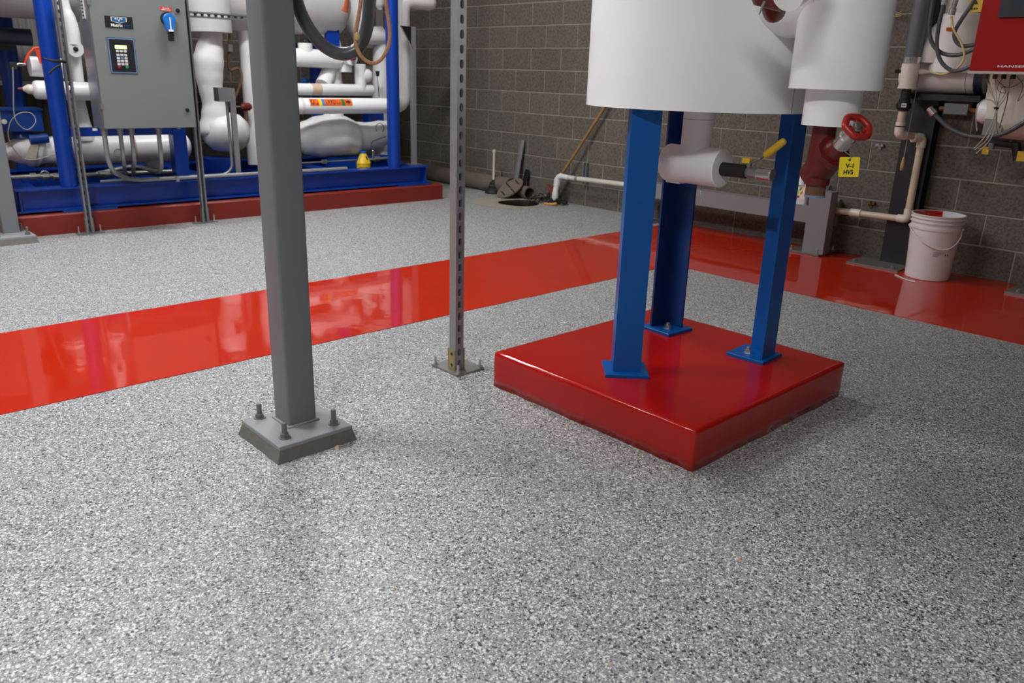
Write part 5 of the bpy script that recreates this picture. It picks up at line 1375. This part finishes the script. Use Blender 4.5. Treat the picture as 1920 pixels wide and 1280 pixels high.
b = B(); b.lathe([(.104, 0), (.110, 0), (.110, .05), (.104, .05)], V((5.585, rx_(1836, 152).y, zc_)), -YW, 32); part('navy_band', b, NAVY, t)
b = B(); b.lathe([(.104, 0), (.1055, 0), (.1055, .004), (.104, .004)], V((5.585, rx_(1820, 152).y, zc_)), -YW, 32); part('seam', b, SEAM, t)
P = [rx_(1790, 125), rx_(1797, 95), rx_(1803, 60), rx_(1808, 30)]
b = B(); vb_ = rx_(1803, 60, 5.55); zt_ = rx_(1803, 27, 5.55).z
b.lathe([(.150, zc_+.02), (.142, zc_+.12), (.132, zt_-.01), (.128, zt_), (0, zt_)], V((vb_.x, vb_.y, 0)), Z, 32); part('upright_jacket', b, BOUNCEW, t)
b = B(); b.lathe([(0, zt_), (.09, zt_), (.088, 2.3), (0, 2.3)], V((vb_.x+.02, vb_.y+.03, 0)), Z, 28); part('upper_jacket', b, BOUNCEW, t)
b = B(); b.tube([rx_(1748, 118, 5.52), rx_(1754, 92, 5.52), rx_(1762, 66, 5.52), rx_(1770, 48, 5.52)], [.10, .10, .08, .05], 18); part('elbow_wrap', b, BOUNCEW, t)
b = B(); p_ = V((vb_.x, vb_.y, 0)); vd_ = (-p_).normalized(); v2 = V((-vd_.y, vd_.x, 0)); b.box(rx_(1787, 55, 5.55-.135), (.0008, .036, .0105), (vd_, v2, Z)); part('orange_tape', b, LABO, t)
b = B(); b.bb(5.47, 5.715, rx_(1852, 175).y, rx_(1712, 172).y, zc_-.145, zc_-.108); part('shelf_beam', b, BLACK, t)
t = thing('red_control_box', 'red control box with a dark screen at the top right corner', 'control box', rx_(1870, 135, 5.05))
hy0 = ox(1815, 135, 5.05).y; hz0 = ox(1815, 133, 5.05).z; hy1 = hy0-.46; hz1 = hz0+.56
b = B(); b.bb(5.062, 5.26, hy1, hy0, hz0-.012, hz1); part('case', b, BEIGE, t)
b = B(); b.bb(5.05, 5.066, hy1+.004, hy0-.004, hz0, hz1-.004); dr_ = part('door', b, HRED, t)
b = B(); b.bb(5.048, 5.07, hy1, hy0, hz0-.013, hz0); part('lip', b, BEIGE, t)
sy = ox(1872, 33, 5.045).y; sz = ox(1872, 33, 5.045).z
b = B(); b.bb(5.034, 5.051, sy-.30, sy, sz, sz+.22); bz = part('screen_bezel', b, SCRF, dr_)
b = B(); b.bb(5.032, 5.0345, sy-.28, sy-.045, sz+.045, sz+.20); part('screen', b, SCR, bz)
lt = ox(1870, 127, 5.049); rt_ = ox(1927, 127.5, 5.049)
text('lettering', 'HANSEN', lambda x, y: V((5.0488, lt.y-x, lt.z+y+.002)), abs(lt.y-rt_.y), .0115, WINK, dr_, bold=.02, label='pale lettering reading HANSEN')
text('lettering', '[H]', lambda x, y: V((5.0488, ox(1861, 127, 5.049).y-x, lt.z+y+.002)), .016, .0105, BRICKR, dr_)
b = B(); b.bb(5.26, 5.715, hy1+.1, hy1+.16, hz0+.3, hz0+.36); part('wall_arm', b, BLACK, t)
for k_, (x_, m_) in enumerate(((1849, JBOX), (1867, RUST), (1883, BLACK), (1901, BLACK))):
    p_ = ox(x_, 139, 5.15); b = B(); b.cyl(p_+Z*.02, p_-Z*.025, .013, n=10); part('cable_gland', b, m_, t)
# cable bundle
t = thing('cable_bundle', 'bundle of pale cables tied together below the red control box', 'cables', ox(1868, 203, 5.15))
XC = 5.17
for pts in ([(1849, 146), (1856, 170), (1866, 190), (1868, 203), (1860, 230), (1845, 258), (1826, 279)], [(1866, 146), (1868, 175), (1869, 203), (1864, 232), (1850, 262), (1828, 281)],
            [(1896, 146), (1886, 172), (1872, 195), (1870, 204), (1867, 235), (1855, 264), (1830, 288)], [(1852, 146), (1862, 178), (1869, 203), (1862, 190), (1845, 187), (1833, 200), (1830, 222), (1832, 245)], [(1901, 146), (1885, 182), (1871, 203), (1867, 225), (1869, 250)]):
    b = B(); b.tube(spline([ox(x_, y_, XC) for x_, y_ in pts], 6), .0032, 8); part('cable', b, CABLE, t)
b = B(); p_ = ox(1868, 203, XC); b.lathe([(.008, -.006), (.013, -.006), (.013, .006), (.008, .006)], p_, Z, 14); part('cable_tie', b, INK, t)
t = thing('black_leads', 'tangle of thin black leads below the red control box', 'cables', ox(1885, 165, 5.12))
for pts in ([(1884, 143), (1872, 158), (1872, 170), (1884, 174), (1884, 164), (1878, 165), (1873, 185), (1868, 203)], [(1870, 150), (1880, 160), (1890, 164), (1905, 160), (1918, 150)], [(1907, 143), (1918, 162), (1908, 190), (1921, 175)], [(1868, 212), (1869, 240), (1871, 250)]):
    b = B(); b.tube(spline([ox(x_, y_, 5.14) for x_, y_ in pts], 6), .0016, 6); part('lead', b, INK, t)
b = B(); b.tube([ox(1895, 143, 5.18), ox(1888, 190, 5.18), ox(1874, 240, 5.18)], .0028, 6); part('rusty_rod', b, RUST, t)
# conduit, box, valves
t = thing('flex_conduit', 'grey flexible conduit sagging from the black column to the right edge', 'conduit', ox(1830, 256, 5.24))
b = B(); b.tube(spline([ox(*q_, 5.24) for q_ in ((1748, 211), (1758, 220), (1775, 236), (1800, 250), (1830, 256.5), (1860, 256), (1890, 247), (1925, 226), (1950, 208))], 6), .0125, 12); part('hose', b, HOSE, t)
b = B(); a_, c_ = ox(1742, 203, 5.24), ox(1752, 215, 5.24); b.lathe([(0, 0), (.019, 0), (.019, .022), (.022, .024), (.022, .05), (0, .05)], a_, c_-a_, 12); part('end_fitting', b, STEEL, t)
b = B(); b.cyl(a_, a_+V((.26, .06, 0)), .012, n=10); part('nipple', b, BLACK, t)
t = thing('junction_box', 'flat steel junction box under the horizontal jacketed pipe', 'box', ox(1790, 217, 5.40))
a_, c_ = ox(1770, 194, 5.38), ox(1811, 216, 5.38)
b = B(); b.bb(5.386, 5.44, c_.y, a_.y-.01, c_.z, a_.z); part('case', b, RUST, t)
b = B(); b.bb(5.376, 5.387, c_.y-.004, a_.y-.006, c_.z+.002, a_.z+.002); lid = part('lid', b, JBOX, t)
for sy_ in (c_.y+.012, a_.y-.022):
    for sz_ in (c_.z+.012, a_.z-.012):
        b = B(); b.cyl((5.376, sy_, sz_), (5.373, sy_, sz_), .0035, n=8); part('screw', b, STEEL, lid)
b = B(); b.cyl((5.41, c_.y, (a_.z+c_.z)/2), (5.41, c_.y-.075, (a_.z+c_.z)/2-.01), .014, n=12); part('nipple', b, RUST, t)
b = B(); b.cyl((5.41, a_.y-.01, (a_.z+c_.z)/2), (5.41, a_.y+.03, (a_.z+c_.z)/2), .014, n=12); part('nipple', b, RUST, t)
b = B(); b.bb(5.44, 5.715, (a_.y+c_.y)/2-.02, (a_.y+c_.y)/2+.02, c_.z+.01, a_.z-.01); part('wall_arm', b, BLACK, t)
t = thing('tank_drain_valve', 'black drain valve with yellow tags below the cream tank', 'valve', ox(1870, 270, 5.38))
b = B(); b.cyl(ox(1852, 266, 5.38), ox(1905, 272, 5.38), .020, n=12); part('body', b, RUBBER, t)
b = B(); b.cyl(ox(1860, 268, 5.36), ox(1858, 280, 5.36), .018, n=10); part('outlet', b, STEELD, t)
b = B(); p_ = ox(1848, 282, 5.35); b.box(p_, (.002, .018, .022)); part('yellow_tag', b, YGRIP, t)
b = B(); p_ = ox(1915, 293, 5.35); b.box(p_, (.002, .022, .028)); part('yellow_tag', b, YGRIP, t)
b = B(); b.cyl(ox(1905, 268, 5.38), ox(1908, 300, 5.38), .024, n=10); part('handle', b, BLACK, t)
b = B(); b.cyl(ox(1895, 272, 5.38), ox(1897, 255, 5.42), .022, n=10); part('neck', b, STEELD, t)
# hoses in front of the upright jacket
XH = 5.20
for nm, pts, r_, m_, lb_ in (
    ('black_hose', [(1752, -20), (1748, 10), (1743, 45), (1744, 68), (1752, 88), (1770, 101), (1795, 103), (1818, 96), (1840, 84)], .0115, HOSE, 'dark hose looping widest in front of the upright jacket left of the red box'),
    ('grey_hose', [(1775, -20), (1770, 6), (1764, 30), (1758, 62), (1757, 92), (1765, 116), (1782, 131), (1800, 132), (1822, 124)], .0115, HOSE, 'grey hose hanging lowest below the other loops left of the red box'),
    ('black_hose', [(1840, -25), (1822, 8), (1802, 38), (1790, 60), (1792, 76), (1804, 86), (1825, 84), (1845, 76)], .0115, HOSE, 'dark hose curving back behind the orange tape left of the red box')):
    t = thing(nm, lb_, 'hose', ox(*pts[4], XH)); b = B(); b.tube(spline([ox(x_, y_, XH+(.03 if 'widest' in lb_ else .05 if 'behind' in lb_ else 0)) for x_, y_ in pts], 6), r_, 12); part('hose', b, m_, t)
    if nm == 'grey_hose':
        b = B(); p_ = ox(1770, 4, XH); b.cyl(p_-Z*.015, p_+Z*.03, .017, n=12); part('end_fitting', b, STEEL, t)
t = thing('yellow_tube', 'clear yellowish tube curving from the white coupling up past the hoses', 'tube', ox(1800, 110, 5.17))
b = B(); cp = cpos+rr_*.115
b.tube(spline([cp]+[ox(x_, y_, 5.22) for x_, y_ in ((1765, 139), (1785, 134), (1802, 120), (1808, 102), (1801, 78), (1788, 55), (1784, 30))], 6), .0058, 10); part('tube', b, YTUBE, t)
b = B(); a_ = ox(1784, 28, 5.22); b.lathe([(0, 0), (.017, 0), (.017, .035), (.012, .037), (.014, .08), (0, .08)], a_, Z+V((0, -.12, 0)), 10, smooth=False); part('barbed_fitting', b, STEELD, t)
t = thing('valve_stack', 'black valve stack beside the dark grey vertical pipe at the top right', 'valve', ox(1750, 40, 5.50))
b = B(); b.tube([ox(1742, 62, 5.5), ox(1748, 38, 5.5), ox(1752, 20, 5.5), ox(1756, -20, 5.5)], [.016, .026, .034, .030], 12); part('body', b, BLACK, t)
b = B(); b.cyl(ox(1742, 62, 5.5), ox(1737, 72, 5.5), .02, n=10); part('union', b, STEELD, t)
t = thing('yellow_sign', 'small yellow warning sign tucked behind the red control box', 'sign', ox(1830, 15, 5.25))
a_, c_ = ox(1819, -8, 5.25), ox(1842, 22, 5.25)
b = B(); b.bb(5.25, 5.253, c_.y, a_.y, c_.z, a_.z); sg = part('plate', b, YGRIP, t)
mid_ = (a_+c_)/2
b = B(); b.add([V((5.2492, mid_.y+.012*math.cos(R(a)), mid_.z+.004+.014*math.sin(R(a)))) for a in range(90, 450, 120)], [(0, 1, 2)]); part('warning_mark', b, INK, sg)
dashes(lambda x, y: V((5.2492, mid_.y+.022-x, c_.z+.012+y)), .040, .012, INK, sg, 3)
b = B(); b.bb(5.253, 5.42, mid_.y-.01, mid_.y+.01, mid_.z, mid_.z+.02); part('bracket', b, BLACK, t)
t = thing('loose_wires', 'short yellowish loose wires sticking out of the block wall', 'wires', ox(1684, 24, X1-.02))
for y_ in (22, 26, 29):
    b = B(); b.tube([ox(1666, 27, X1-.01), ox(1676, y_+3, X1-.04), ox(1690, y_, X1-.05)], .0022, 6); part('wire', b, YTUBE, t)
